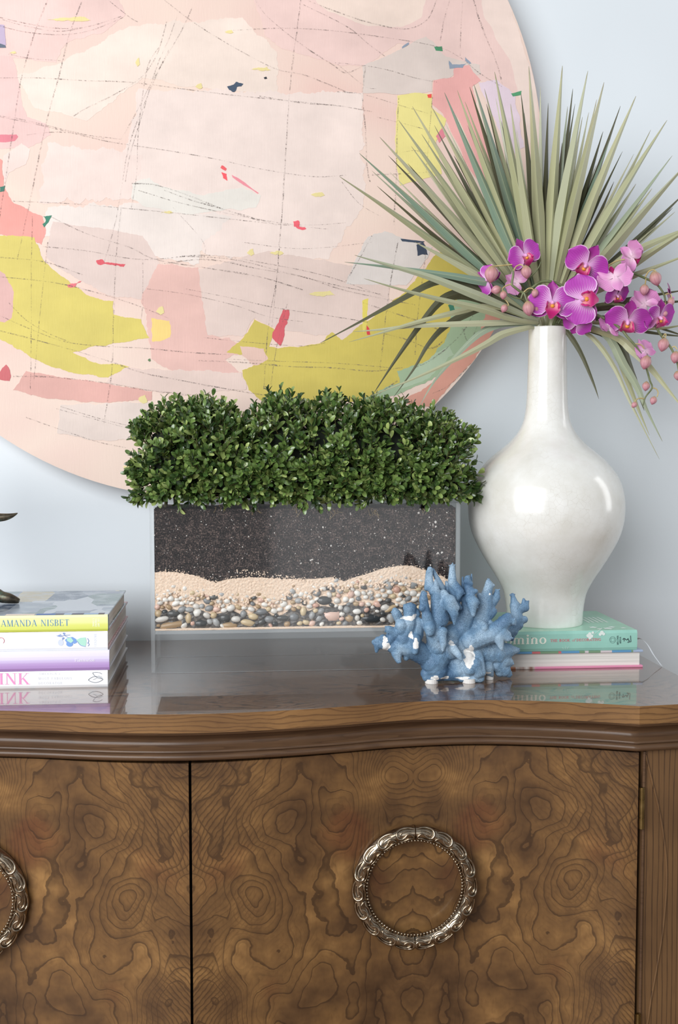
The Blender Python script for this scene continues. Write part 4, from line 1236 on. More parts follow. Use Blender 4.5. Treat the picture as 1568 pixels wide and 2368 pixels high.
placed = []
def free(x, z, r):
    return all((x - q[0]) ** 2 + (z - q[1]) ** 2 > ((r + q[2]) * 0.80) ** 2 for q in placed)


# the stones that read one by one, as measured
SPECIAL = {(398, 1447): 'long flat tan stone lying in the bottom left corner of the planter', (366, 1420): 'round tan pebble against the left side of the planter',
           (374, 1433): 'slanting white pebble resting on the long flat tan stone', (768, 1425): 'largest pinkish stone, low in the middle of the stone layer',
           (918, 1364): 'salmon pink pebble just under the sand, left of the coral', (812, 1375): 'orange pink round pebble under the sand right of the planter middle',
           (762, 1376): 'tilted bright white pebble under the sand at the planter middle', (860, 1432): 'longest dark stone at the bottom, left of the coral',
           (905, 1408): 'slanting tan pebble just left of the coral top lobe', (546, 1433): 'round white pebble on top of a long tan stone, left of the middle',
           (531, 1447): 'long cream tan stone lying on the planter floor', (750, 1390): 'large dark stone under the sand at the planter middle'}
for px, py, a, c, rot, k in ((398, 1447, 38, 10, -0.12, 'tan'), (366, 1420, 10, 10, 0, 'tan'), (374, 1433, 18, 8, -.2, 'white'), (436, 1431, 9, 14, 0.1, 'tan'), (400, 1420, 16, 9, 0, 'dark'), (465, 1443, 20, 11, 0, 'dark'), (478, 1424, 11, 8, 0.5, 'white'), (494, 1424, 9, 9, 0, 'tan'), (500, 1440, 9, 12, -.5, 'grey'),
                              (531, 1447, 21, 8, 0, 'tan'), (546, 1433, 13, 9, 0, 'white'), (534, 1407, 12, 10, -.4, 'white'), (573, 1441, 20, 9, 0.2, 'tan'), (586, 1427, 14, 9, 0.2, 'tan'), (623, 1433, 14, 10, 0, 'grey'), (654, 1430, 18, 7, 0, 'dark'), (606, 1416, 16, 9, 0, 'grey'), (563, 1421, 9, 10, .3, 'grey'), (520, 1430, 16, 12, 0, 'dark'),
                              (768, 1425, 28, 17, 0, 'pink'), (809, 1431, 12, 10, 0, 'tan'), (827, 1430, 7, 8, 0, 'white'), (803, 1411, 10, 10, 0, 'grey'), (826, 1415, 12, 8, 0, 'white'), (722, 1424, 8, 11, 0.4, 'grey'), (702, 1415, 9, 13, 0, 'tan'), (680, 1428, 14, 12, 0, 'grey'), (918, 1364, 10, 9, 0.4, 'pink'), (812, 1375, 9, 10, 0, 'pink'), (762, 1376, 7, 9, -.5, 'white'),
                              (860, 1432, 30, 14, 0, 'dark'), (905, 1430, 12, 16, 0, 'grey'), (905, 1408, 20, 7, -.5, 'tan'), (892, 1406, 13, 10, 0, 'white'), (900, 1355, 13, 12, 0, 'grey'), (955, 1353, 15, 11, 0, 'grey'), (872, 1360, 7, 7, 0, 'white'), (733, 1372, 11, 10, 0, 'grey'), (427, 1361, 7, 8, 0, 'white'), (445, 1372, 10, 9, 0, 'tan'),
                              (382, 1388, 10, 7, 0, 'white'), (395, 1385, 8, 8, 0, 'white'), (409, 1387, 7, 6, 0, 'white'), (407, 1396, 12, 7, -.4, 'white'), (495, 1382, 14, 7, 0, 'dark'), (507, 1392, 8, 7, 0, 'white'), (525, 1391, 9, 7, 0, 'white'), (676, 1367, 10, 9, .4, 'grey'), (697, 1374, 9, 9, 0, 'white'), (750, 1390, 20, 12, 0, 'dark'), (780, 1390, 9, 8, 0, 'white'), (940, 1440, 16, 10, 0, 'grey'), (985, 1420, 14, 10, 0, 'grey'), (1020, 1430, 16, 11, 0, 'white')):
    p = px_z(px, py); s = FI / FPX
    pebble(k, p.x, p.z, a * s, c * s, rot, 0.0, SPECIAL.get((px, py)))
    placed.append((p.x, p.z, (a + c) / 2 * s))
tries = 0
while len(placed) < 285 and tries < 20000:
    tries += 1
    x = r3.uniform(IX0 + 0.003, IX1 - 0.004)
    zt = zpeb(x)
    z = r3.uniform(IZ0 + 0.004, zt + 0.007)
    q = (z - IZ0) / max(0.01, zt - IZ0)
    r = r3.uniform(0.0040, 0.0066) * (1.3 - 0.45 * q)
    if tries > 8000: r *= 0.75
    if z - r < IZ0 + 0.001 or not free(x, z, r): continue
    k = r3.choices(['white', 'grey', 'tan', 'pink', 'dark'], [7 if q > .4 else 3.0, 2.2, 2.4, 1.2, 0.3 if q > .55 else 1.5])[0]
    a = r * r3.uniform(1.0, 1.3); c = r * r3.uniform(.75, 1.0)
    pebble(k, x, z, a, c, r3.uniform(-.7, .7), r3.uniform(0, 0.0015))
    placed.append((x, z, r))

# ------------------------------------------------------------------ boxwood hedge
leaf_m = Mat('boxwood_leaf', 0.22, 0.8)
u, v, _ = leaf_m.uv()
rr = leaf_m.rand()
n3 = leaf_m.noise(leaf_m.coord('Object'), 55, 2)
geo = leaf_m.t.nodes.new('ShaderNodeNewGeometry')
isl = N(leaf_m.t, geo.outputs['Random Per Island'])
base = leaf_m.ramp((isl * 0.75 + n3 * 0.35), [(0.12, (34, 54, 30)), (0.4, (64, 92, 44)), (0.7, (108, 134, 68)), (0.98, (170, 184, 112))])
mid = (v - 0.5).abs().rng(0.05, 0.0)
leaf_m.color(leaf_m.mix(mid * 0.5, base, (150, 172, 104)))
leaf_m.b.inputs['Subsurface Weight'].default_value = 0.0
back_m = plain('boxwood_leaf_back', (118, 136, 82), 0.45, 12, 60)
twig_m = plain('boxwood_twig', (96, 92, 54), 0.7, 14)
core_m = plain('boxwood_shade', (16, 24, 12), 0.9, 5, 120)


def leaf_geo(L=1.0, W=0.42, fold=0.25, bend=0.15):
    prof = [(0, 0.06), (0.2, 0.55), (0.45, 0.92), (0.68, 1.0), (0.88, 0.72), (0.97, 0.36), (1.0, 0.08)]
    rows, uvs = [], []
    for t, w in prof:
        z = bend * (t * (1 - t)) * 1.2 - bend * t * t * 0.6
        rows.append([(-W / 2 * w, t * L, z + fold * W / 2 * w), (0, t * L, z), (W / 2 * w, t * L, z + fold * W / 2 * w)])
        uvs.append([(t, 0), (t, 0.5), (t, 1)])
    return rows, uvs


LEAFV = [leaf_geo(1, w, f, bd) for w, f, bd in ((0.50, 0.35, 0.12), (0.46, 0.2, 0.25), (0.56, 0.5, 0.05), (0.48, 0.3, -0.15))]
LEAFME = [MB().grid(r, 0, u_, flip=True).mesh('leaf', [leaf_m.m]) for r, u_ in LEAFV]

HTOP = [(290, 1020), (305, 985), (345, 952), (390, 928), (440, 914), (475, 912), (515, 926), (545, 948), (560, 946), (585, 968), (607, 915), (630, 906), (690, 908), (714, 946), (734, 912), (786, 908), (818, 942), (850, 916), (900, 922), (960, 938), (1000, 946), (1050, 966), (1085, 990), (1112, 1024)]
HC = 1.752
hx = [at(*p, HC - 0.03).x for p in HTOP]; hz = [at(*p, HC - 0.03).z - 0.021 for p in HTOP]
hedge = thing('boxwood_hedge', 'dense green boxwood hedge of small glossy leaves growing from the clear planter', 'hedge')
HX0, HX1 = hx[0] + 0.028, hx[-1] - 0.026
bounds = [HX0, at(552, 0, HC).x, at(716, 0, HC).x, at(820, 0, HC).x, at(955, 0, HC).x, HX1]
names = ['left end', 'second', 'middle', 'fourth', 'right end']
rl = random.Random(11)
leaves = []          # (matrix, variant, distance to camera, shrub)
twigs = [MB() for _ in range(5)]


def hedge_surface(x, th, q):
    """point on the rounded hedge skin: th from front-bottom (0) over the top (1.5) to the back; q shrink"""
    top = float(np.interp(x, hx, hz))
    z0 = 0.250
    e = min(1.0, max(0.0, min((x - HX0), (HX1 - x)) / 0.055))
    rad = (0.35 + 0.65 * math.sqrt(1 - (1 - e) ** 2))
    half = 0.078 * rad
    H = top - z0
    c, s = math.cos(th), math.sin(th)
    # super-ellipse section
    k = (abs(c) ** 3.0 + abs(s) ** 3.0) ** (-1 / 3.0)
    yy = -half * c * k * q
    zc = z0 + H * 0.40
    zz = zc + (H * 0.60 if s > 0 else H * 0.42) * s * k * q
    return Vector((x, Y(HC) + yy, zz)), Vector((0, -c, s * 0.9))


for i in range(1250):
    x = rl.uniform(HX0 - 0.006, HX1 + 0.006)
    th = rl.uniform(-0.95, 2.1) if rl.random() < 0.85 else rl.uniform(-0.95, 0.9)
    q = rl.uniform(0.70, 0.98)
    p, nrm = hedge_surface(min(max(x, HX0 + .001), HX1 - .001), th, q)
    lump = noise.noise(Vector((p.x * 26, p.z * 26, 2.0)))
    p += Vector((0, -1, 0.2)) * lump * 0.012
    if p.z < 0.268: p.z = 0.268 + rl.uniform(0, 0.012)
    ex = 0.0
    if x < HX0 + 0.05: ex = -(1 - (x - HX0) / 0.05)
    if x > HX1 - 0.05: ex = 1 - (HX1 - x) / 0.05
    d = (nrm * 0.8 + Vector((ex * 0.9 + rl.gauss(0, 0.35), rl.gauss(0, 0.25), 0.55 + rl.gauss(0, 0.3)))).normalized()
    if p.z < 0.280: d = (d + Vector((0, -0.35, -0.30))).normalized()
    sh = max(k for k in range(5) if p.x >= bounds[k] or k == 0)
    L = rl.uniform(0.018, 0.034)
    a = d.cross(Vector((rl.gauss(0, 1), rl.gauss(0, 1), rl.gauss(0, 1)))).normalized()
    nodes = rl.randint(3, 4)
    tip = p + d * L
    twigs[sh].tube([p - d * 0.012, p + d * L * .5 + Vector((0, 0, .001)), tip], [0.0006, 0.0005, 0.0003], 4, sub=1, cap=False)
    for k in range(nodes):
        t = (k + 0.6) / nodes
        base_p = p + d * L * t
        for sd in (0, 1):
            ang = (k % 2) * math.pi / 2 + sd * math.pi + rl.gauss(0, .25)
            b2 = d.cross(a)
            out = (a * math.cos(ang) + b2 * math.sin(ang))
            open_ = 0.95 - 0.55 * t + rl.gauss(0, .12)
            yv = (d * math.cos(open_) + out * math.sin(open_)).normalized()
            xv = yv.cross(d)
            if xv.length < 1e-3: continue
            xv.normalize(); zv = xv.cross(yv)
            Lf = rl.uniform(0.0130, 0.0195) * (1.05 - 0.35 * t)
            M = Matrix(((xv.x, yv.x, zv.x, base_p.x), (xv.y, yv.y, zv.y, base_p.y), (xv.z, yv.z, zv.z, base_p.z), (0, 0, 0, 1))) @ Matrix.Diagonal((Lf, Lf, Lf, 1))
            leaves.append((M, rl.randrange(4), base_p.y + abs(rl.gauss(0, .01)), sh, Lf))
shrubs = []
for k in range(5):
    # branches: woody stems from the soil
    b = MB()
    for j in range(5):
        x = bounds[k] + (bounds[k + 1] - bounds[k]) * (j + .5) / 5
        x = min(max(x, PX0 + .02), PX1 - .02)
        y = Y(HC) + rl.uniform(-.03, .03)
        b.tube([(x, y, 0.246), (x + rl.gauss(0, .008), y, 0.30), (x + rl.gauss(0, .015), y + rl.gauss(0, .01), 0.36)], [0.003, 0.0022, 0.001], 6, sub=2)
    s_ = b.build('shrub', twig_m, hedge, sm=True)
    shrubs.append(s_)
    twigs[k].build('twigs', twig_m, s_, kind='stuff')
order = sorted(range(len(leaves)), key=lambda i: leaves[i][2] - leaves[i][4] * 2.0)
single = set(order[:300])
fol = [MB() for _ in range(5)]
for i, (M, v, dd, sh, Lf) in enumerate(leaves):
    if i in single:
        o = link('leaf', LEAFME[v], shrubs[sh]); o.matrix_local = M
    else:
        r, u_ = LEAFV[v]
        fol[sh].grid([[M @ Vector(q) for q in row] for row in r], 0, u_, flip=True)
for k in range(5):
    fol[k].build('foliage', leaf_m.m, shrubs[k], sm=True, kind='stuff')
# near-black core added inside the hedge: blocks see-through, paints its inner shade
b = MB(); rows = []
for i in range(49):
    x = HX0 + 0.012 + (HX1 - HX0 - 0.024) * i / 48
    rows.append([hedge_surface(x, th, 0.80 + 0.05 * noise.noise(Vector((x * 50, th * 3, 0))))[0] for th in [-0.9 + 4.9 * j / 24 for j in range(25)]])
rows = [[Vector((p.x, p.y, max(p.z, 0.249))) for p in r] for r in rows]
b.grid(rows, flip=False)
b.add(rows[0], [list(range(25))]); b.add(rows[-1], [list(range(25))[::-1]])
b.build('inner_shade_core', core_m, hedge, sm=True, kind='stuff')

# ------------------------------------------------------------------ vase
VY = 1.752
vprof = [(757, 42), (757.5, 44), (760, 45), (770, 45), (811, 45), (860, 46), (892, 47), (920, 48), (940, 49.5), (963, 52.5), (979, 57), (999, 67), (1015, 80), (1031, 97), (1054, 126), (1073, 146), (1102, 168), (1135, 180.5), (1167, 184.5), (1200, 183), (1232, 175.5), (1264, 160.5), (1297, 141), (1330, 119), (1350, 107), (1367, 99), (1385, 94.5), (1411, 91), (1430, 90), (1440, 89), (1446, 86)]
vc = at(1263, 1100, VY)
pts = [(h * VY / FPX * 0.99, at(1263, y, VY).z) for y, h in vprof]
pts[-1] = (pts[-1][0], 0.0600)
pts.append((pts[-1][0] - 0.004, 0.0588))
dense = smooth([(r, z, 0) for r, z in pts], 3)
outer = [(p.x, p.y) for p in dense]
rim = outer[0]
inner = [(rim[0] - 0.0035, rim[1] - 0.001), (rim[0] - 0.005, rim[1] - 0.02), (rim[0] - 0.005, rim[1] - 0.12)]
full = [(0.0005, 0.0588)] + outer[::-1] + inner
vase_m = Mat('crackle_glaze', 0.2, 0.5)
co = vase_m.coord()
mot = vase_m.noise(co, 11, 5, 0.65)
ring_ = vase_m.voro(vase_m.map(co, (1, 1, 1)), 110, 'DISTANCE_TO_EDGE')
base = vase_m.ramp(mot, [(0.32, (216, 214, 206)), (0.62, (232, 232, 228))])
crk = ring_.rng(0.035, 0.0) * vase_m.noise(co, 16, 2).rng(0.42, 0.7)
vase_m.color(vase_m.mix(crk * 0.35, base, (186, 178, 164)))
vase_m.b.inputs['Coat Weight'].default_value = 0.3
vase_m.b.inputs['Coat Roughness'].default_value = 0.12
b = MB(); NS = 72
b.grid([[(vc.x + r * math.cos(2 * math.pi * j / NS), Y(VY) + r * math.sin(2 * math.pi * j / NS), z) for j in range(NS)] for r, z in full], close_u=True)
b.build('vase', vase_m.m, None, sm=True, label='tall glossy white bottle vase with a round belly standing on the mint book', cat='vase')
VTOP = at(1263, 757, VY).z

# ------------------------------------------------------------------ fan palm fronds
palm_m = Mat('palm_blade', 0.30, 0.7)
u, v, _ = palm_m.uv()
rr = palm_m.rand()
st = palm_m.noise(palm_m.vec(u * 1.5, v * 16.0, rr * 9.0), 2.0, 3, 0.6)
pc = palm_m.ramp(rr, [(0.0, (160, 160, 122)), (0.35, (180, 179, 144)), (0.6, (152, 154, 122)), (0.8, (186, 184, 154)), (0.95, (116, 140, 124))])
pc = palm_m.mix(st.rng(0.4, 0.75) * 0.35, pc, (178, 186, 150))
pc = palm_m.mix((v - 0.5).abs().rng(0.06, 0.0) * 0.45, pc, (196, 202, 160))
spot = palm_m.noise(palm_m.vec(u * 8.0, v * 2.0, rr * 30.0), 9.0, 3, 0.6).rng(0.68, 0.78)
pc = palm_m.mix(spot * 0.4, pc, (84, 84, 58))
pc = palm_m.mix(u.rng(0.9, 1.0) * 0.5, pc, (110, 96, 66))
palm_m.color(pc)
palm_m.bump(st, 0.15, 0.0006)
dark_m = Mat('palm_blade_dark', 0.45, 0.4)  # darker olive variant of the blade colour
u, v, _ = dark_m.uv()
st = dark_m.noise(dark_m.vec(u * 1.5, v * 16.0, 1.0), 2.0, 3, 0.6)
dark_m.color(dark_m.ramp(st, [(0.3, (62, 64, 46)), (0.7, (98, 98, 72))]))
PM = [palm_m.m, dark_m.m]


def blade(parent, pts, w, mi=0, fold=0.5, depth=None, roll=0.0, sub=6, wk=1.0):
    """narrow V-folded palm segment through px points; depth = list of camera distances"""
    if depth is None: depth = [VY] * len(pts)
    if isinstance(depth, tuple): depth = [depth[0] + (depth[1] - depth[0]) * i / (len(pts) - 1) for i in range(len(pts))]
    P = smooth([at(x, y, d) for (x, y), d in zip(pts, depth)], sub)
    k = len(P); W = w * VY / FPX * wk
    rows, uvs = [], []
    for i, p in enumerate(P):
        t = i / (k - 1)
        d = (P[min(i + 1, k - 1)] - P[max(i - 1, 0)]).normalized()
        view = Vector((0.09, 1, -0.06)).normalized()
        side = d.cross(view).normalized()
        nrm = side.cross(d).normalized()
        if nrm.y > 0: nrm = -nrm
        ra = roll * (0.4 + 0.6 * t)
        s2 = side * math.cos(ra) + nrm * math.sin(ra)
        n2 = nrm * math.cos(ra) - side * math.sin(ra)
        prof_ = min(1.0, 0.38 + 1.7 * t) * (1 - max(0.0, (t - 0.34) / 0.66) ** 1.15)
        hw = W / 2 * max(prof_, 0.10 if i < k - 1 else 0.03)
        rows.append([p - s2 * hw - n2 * hw * fold, p, p + s2 * hw - n2 * hw * fold])
        uvs.append([(t, 0), (t, 0.5), (t, 1)])
    b = MB().grid(rows, mi, uvs)
    # split thread-like tip
    return b.build('leaf_blade', PM, parent, sm=False)


fan = thing('palm_frond', 'large upright grey green fan palm frond standing in the white vase behind the orchids', 'palm leaf')
FO = (1262, 742)
rp_ = random.Random(21)


def fan_blade(tx, ty, w, dtip=0.0, bend=0.0, mi=0, start=0.07, fold=0.55, roll=0.0):
    ox = FO[0] + (tx - FO[0]) * 0.03; oy = FO[1]
    pts = []
    L = math.hypot(tx - ox, ty - oy)
    nx, ny = -(ty - oy) / L, (tx - ox) / L
    for t in (start, 0.3, 0.55, 0.78, 1.0):
        s = bend * 4 * t * (1 - t) * 0.6
        pts.append((ox + (tx - ox) * t + nx * s, oy + (ty - oy) * t + ny * s))
    dep = [VY + 0.012 + dtip * t for t in (start, 0.3, 0.55, 0.78, 1.0)]
    blade(fan, pts, w, mi, fold, dep, roll, 6, 0.80)


front = [(785, 408, 27, -10), (831, 354, 29, -8), (878, 317, 30, -6), (922, 278, 26, -4), (954, 246, 32, -4), (999, 248, 28, -3), (1028, 214, 32, -2), (1058, 209, 29, -3),
         (1096, 195, 33, -2), (1144, 166, 34, -3), (1181, 240, 29, -1), (1223, 153, 37, -1), (1301, 152, 37, 2), (1360, 164, 36, 4), (1397, 190, 36, 5), (1471, 222, 36, 7), (1543, 278, 34, 6), (1600, 365, 33, 7), (1640, 500, 30, 6)]
for i, (tx, ty, w, bd) in enumerate(front):
    fan_blade(tx, ty, w, -0.03 + 0.02 * math.sin(i * 1.7), -bd * 1.2, 0, fold=1.2 + 0.5 * ((i * 7) % 3) / 2, roll=0.3 * math.sin(i * 2.1))
backs = [(872, 430, 20), (902, 398, 18), (943, 378, 22), (951, 338, 24), (1030, 285, 22), (1086, 201, 28), (1054, 262, 24), (1125, 240, 26), (1147, 227, 28), (1213, 261, 30), (1268, 238, 22), (1313, 246, 26), (1330, 240, 22), (1347, 270, 24), (1362, 260, 26), (1395, 304, 30), (1412, 320, 22), (1440, 350, 20), (1466, 356, 18), (1471, 425, 30), (1442, 504, 30), (1508, 436, 28), (1556, 480, 26), (1561, 490, 22), (1170, 330, 26), (1240, 340, 30), (1110, 330, 26), (1050, 360, 24), (990, 400, 24), (1195, 300, 24), (1082, 290, 22), (1000, 330, 22), (925, 440, 20), (905, 490, 20), (1285, 280, 26), (1300, 330, 26), (1380, 380, 24), (1420, 420, 24), (1480, 470, 22), (1230, 230, 22), (1160, 280, 24), (960, 470, 22), (1205, 215, 26), (1120, 205, 24), (1075, 235, 24), (1005, 290, 24), (975, 310, 22), (898, 360, 22), (860, 395, 20), (1250, 200, 26), (1325, 205, 26), (1380, 230, 26), (1435, 245, 26), (1505, 300, 26), (1555, 360, 26), (1590, 440, 26), (1520, 520, 24)]
for i, (tx, ty, w) in enumerate(backs):
    fan_blade(tx, ty, w, 0.03 + 0.02 * math.sin(i * 2.3), rp_.uniform(-6, 6), 1 if i % 5 in (0, 2) else 0, fold=rp_.uniform(.9, 1.6), roll=rp_.uniform(-.6, .6))
MB().tube([at(1262, 752, VY + 0.012), at(1262, 742, VY + 0.012) + Vector((0, 0, 0.004)), at(1262, 700, VY + 0.014)], [0.006, 0.008, 0.004], 8).build('hub', PM[0], fan, sm=True)
MB().tube([(vc.x + 0.004, Y(VY) + 0.012, VTOP - 0.10), at(1262, 745, VY + 0.012)], [0.005, 0.006], 8, sub=2).build('petiole', PM[0], fan, sm=True)

low_l = thing('palm_frond', 'drooping fan palm frond spreading to the left of the vase in front of the painting', 'palm leaf')
VL = VY - 0.004
for pts, w, mi, dd, fo, ro in (
    ([(1248, 744), (1154, 694), (1091, 659), (1050, 646), (1000, 653), (918, 697), (836, 742), (741, 793)], 25, 1, (VL, VL - 0.03), .3, .3),
    ([(1240, 744), (1138, 708), (1059, 721), (963, 745), (880, 770), (807, 791)], 14, 0, (VL - .004, VL - 0.05), .4, 0),
    ([(1243, 748), (1202, 745), (1091, 748), (963, 753), (880, 762), (816, 767)], 15, 0, (VL - .008, VL - 0.04), .4, 0),
    ([(1246, 742), (1122, 697), (1075, 682), (1050, 682), (1015, 700), (963, 764), (910, 840), (866, 907)], 26, 1, (VL, VL - 0.02), .3, -.3),
    ([(1244, 744), (1138, 712), (1075, 728), (1027, 756), (989, 798), (957, 853), (909, 920)], 18, 1, (VL + .005, VL + 0.01), .3, .2),
    ([(1240, 750), (1190, 748), (1151, 750), (1107, 772), (1059, 818), (1005, 880), (970, 940)], 19, 0, (VL - .005, VL - 0.02), .4, .5),
    ([(1236, 757), (1218, 758), (1164, 772), (1123, 796), (1059, 829), (963, 873), (852, 918)], 18, 0, (VL - .012, VL - 0.06), .4, 0),
    ([(1246, 738), (1160, 665), (1091, 646), (1011, 632), (899, 617), (797, 606)], 20, 0, (VL, VL - 0.05), .4, .1),
    ([(1246, 742), (1154, 703), (1091, 678), (995, 641), (899, 613), (820, 590)], 22, 0, (VL - .006, VL - 0.07), .4, -.2),
    ([(1246, 746), (1186, 737), (1123, 716), (1027, 694), (931, 670), (842, 644)], 18, 0, (VL - .010, VL - 0.08), .5, .1),
    ([(1246, 740), (1180, 690), (1110, 640), (1020, 590), (960, 560)], 24, 0, (VL + .004, VL - 0.02), .5, .2),
    ([(1248, 744), (1200, 712), (1120, 690), (1080, 668)], 18, 1, (VL + .004, VL + 0.02), .5, .2)):
    blade(low_l, pts, w, mi, fo, dd, ro, 4)
MB().tube([(vc.x - 0.008, Y(VY) - 0.004, VTOP - 0.10), at(1247, 750, VL), at(1240, 742, VL)], [0.004, 0.005, 0.003], 8, sub=3).build('petiole', PM[0], low_l, sm=True)

low_r = thing('palm_frond', 'drooping fan palm frond hanging to the right of the vase below the orchids', 'palm leaf')
VR = VY - 0.004
for pts, w, mi, dd, fo, ro in (
    ([(1284, 748), (1309, 764), (1342, 814), (1371, 882), (1385, 923)], 13, 1, (VR - .01, VR - .03), .4, .2),
    ([(1280, 744), (1345, 764), (1384, 795), (1423, 853), (1455, 924), (1481, 976), (1525, 1062)], 13, 0, (VR, VR - .03), .4, 0),
    ([(1280, 742), (1394, 768), (1442, 843), (1475, 898), (1494, 944), (1532, 1021)], 22, 0, (VR, VR - .02), .5, .3),
    ([(1280, 742), (1420, 784), (1462, 860), (1481, 918), (1490, 950)], 18, 1, (VR + .01, VR), .4, -.2),
    ([(1280, 742), (1400, 770), (1449, 876), (1478, 950), (1502, 1007)], 15, 0, (VR + .01, VR), .4, .2),
    ([(1280, 740), (1416, 775), (1465, 811), (1504, 850), (1546, 902), (1585, 950)], 22, 0, (VR, VR - .05), .45, .1),
    ([(1278, 738), (1360, 718), (1438, 697), (1510, 683), (1600, 668)], 18, 1, (VR + .01, VR - .02), .4, 0),
    ([(1278, 738), (1380, 712), (1470, 704), (1530, 700), (1610, 694)], 20, 1, (VR + .02, VR), .4, 0),
    ([(1278, 736), (1380, 672), (1451, 643), (1520, 616), (1620, 578)], 20, 0, (VR + .015, VR - .02), .45, .1),
    ([(1278, 736), (1390, 640), (1475, 578), (1561, 540), (1640, 508)], 24, 0, (VR + .02, VR - .02), .45, -.2),
    ([(1280, 742), (1400, 742), (1500, 768), (1600, 780)], 14, 1, (VR + .01, VR), .4, 0),
    ([(1280, 742), (1420, 748), (1520, 760), (1610, 745)], 12, 0, (VR + .005, VR), .4, 0),
    ([(1280, 744), (1380, 736), (1480, 745), (1620, 790)], 16, 1, (VR + .02, VR), .4, 0)):
    blade(low_r, pts, w, mi, fo, dd, ro, 4)
MB().tube([(vc.x + 0.010, Y(VY) - 0.004, VTOP - 0.10), at(1276, 750, VR), at(1284, 742, VR)], [0.004, 0.005, 0.003], 8, sub=3).build('petiole', PM[0], low_r, sm=True)

# ------------------------------------------------------------------ orchids
def petal_mat(name, deep, pale, rim_=0.85):
    m = Mat(name, 0.42, 0.4)
    u, v, _ = m.uv()
    c2 = (v - 0.5) * 2.0
    vein = ((c2 / (u * 0.55 + 0.45)) * 30.0 + m.noise(m.vec(u, v, 0.0), 9.0, 2) * 4.0).sin() * 0.5 + 0.5
    core = u.rng(0.62, 0.05)
    rim = (c2.abs().rng(0.90, 1.0)).max(u.rng(0.955, 1.0))
    c = m.mix(vein.rng(0.3, 0.9) * 0.35, deep, tuple(int(q * 0.86) for q in deep))
    c = m.mix(vein.rng(0.45, 0.95) * core * 0.95, c, pale)
    c = m.mix(core * core * 0.5, c, pale)
    c = m.mix(rim * rim_, c, (240, 214, 240))
    m.color(c)
    m.b.inputs['Subsurface Weight'].default_value = 0.0
    m.bump(vein, 0.12, 0.0004)
    return m.m


PET = petal_mat('orchid_petal', (176, 62, 172), (236, 200, 232))
SEP = petal_mat('orchid_sepal', (158, 48, 142), (226, 160, 206), 0.4)
BKM = petal_mat('orchid_petal_back', (212, 140, 192), (238, 214, 222), 0.5)
LIP = petal_mat('orchid_lip', (196, 36, 120), (240, 180, 170), 0.2)
CALL = plain('orchid_callus', (226, 150, 50), 0.4, 20, 300)
COLM = plain('orchid_column', (228, 168, 214), 0.4, 10, 200)
BUD = Mat('orchid_bud', 0.45, 0.4)
u, v, _ = BUD.uv()
BUD.color(BUD.mix((v * 50.0).sin().rng(0.4, 1.0) * 0.3, BUD.ramp(u, [(0.0, (162, 148, 96)), (0.3, (190, 140, 136)), (0.7, (204, 148, 160)), (1.0, (168, 96, 112))]), (150, 92, 104)))
STEM = plain('orchid_stem', (104, 112, 76), 0.4, 16, 80)
PEDI = plain('orchid_pedicel', (182, 164, 112), 0.45, 18, 80)


def petal_mesh(L, W, shape, cup, curl, mat):
    """shape: width profile over length; front and back skins a hair apart"""
    n, m_ = 10, 8
    fr, bk, uv = [], [], []
    for i in range(n + 1):
        t = i / n
        w = W / 2 * float(np.interp(t, [s[0] for s in shape], [s[1] for s in shape]))
        rf, rb, ru = [], [], []
        for j in range(m_ + 1):
            c = 2 * j / m_ - 1
            x = c * w
            y = t * L - 0.06 * L * (c * c) * t
            z = cup * L * (c * c - 0.3) * math.sin(math.pi * min(1, t * 1.05)) + curl * L * t * t + 0.012 * L * math.sin(5 * c + 7 * t)
            rf.append((x, y, z)); rb.append((x, y, z - 0.016)); ru.append((t, j / m_))
        fr.append(rf); bk.append(rb); uv.append(ru)
    b = MB().grid(fr, 0, uv, flip=False)
    b.grid(bk, 1, uv, flip=True)
    return b.mesh('petal', [mat, BKM])


BROAD = [(0, .10), (.12, .45), (.3, .85), (.55, 1.0), (.78, .86), (.92, .52), (1, .12)]
NARROW = [(0, .25), (.25, .75), (.5, 1.0), (.75, .85), (.92, .45), (1, .1)]
PETM = [petal_mesh(1.0, 1.30, BROAD, 0.06, -0.10, PET), petal_mesh(1.0, 1.05, BROAD, -0.08, 0.14, PET)]
SEPM = petal_mesh(1.0, 0.62, NARROW, 0.10, -0.06, SEP)
lb = MB()
rows, uvs = [], []
for i in range(9):
    t = i / 8
    w = float(np.interp(t, [0, .2, .45, .7, 1], [.16, .22, .34, .22, .05]))
    rows.append([(c * w, t * 0.62, 0.18 * (c * c) * (1 - t) + 0.20 * math.sin(math.pi * t) - 0.10 * t) for c in (-1, -.5, 0, .5, 1)])
    uvs.append([(t, (c + 1) / 2) for c in (-1, -.5, 0, .5, 1)])
lb.grid(rows, 0, uvs); lb.grid([[(x, y, z - 0.02) for x, y, z in r] for r in rows], 0, uvs, flip=True)
for sg in (-1, 1):
    rows, uvs = [], []
    for i in range(7):
        t = i / 6
        w = 0.17 * math.sin(math.pi * (0.12 + 0.86 * t)) + 0.02
        rows.append([(sg * (0.12 + 0.16 * t) , 0.08 + c * w + 0.08 * t, 0.06 + 0.34 * t - 0.1 * c * c) for c in (-1, -.4, .4, 1)])
        uvs.append([(t, (c + 1) / 2) for c in (-1, -.4, .4, 1)])
    lb.grid(rows, 0, uvs, flip=sg < 0); lb.grid([[(x + sg * 0.015, y, z) for x, y, z in r] for r in rows], 0, uvs, flip=sg > 0)
LIPM = lb.mesh('lip', [LIP])
CALM = MB().ell((0, 0.14, 0.16), (0.09, 0.08, 0.07), nu=10, nv=7).mesh('callus', [CALL])
COLME = MB().ell((0, 0.0, 0.12), (0.085, 0.10, 0.16), nu=12, nv=8).mesh('flower', [COLM])


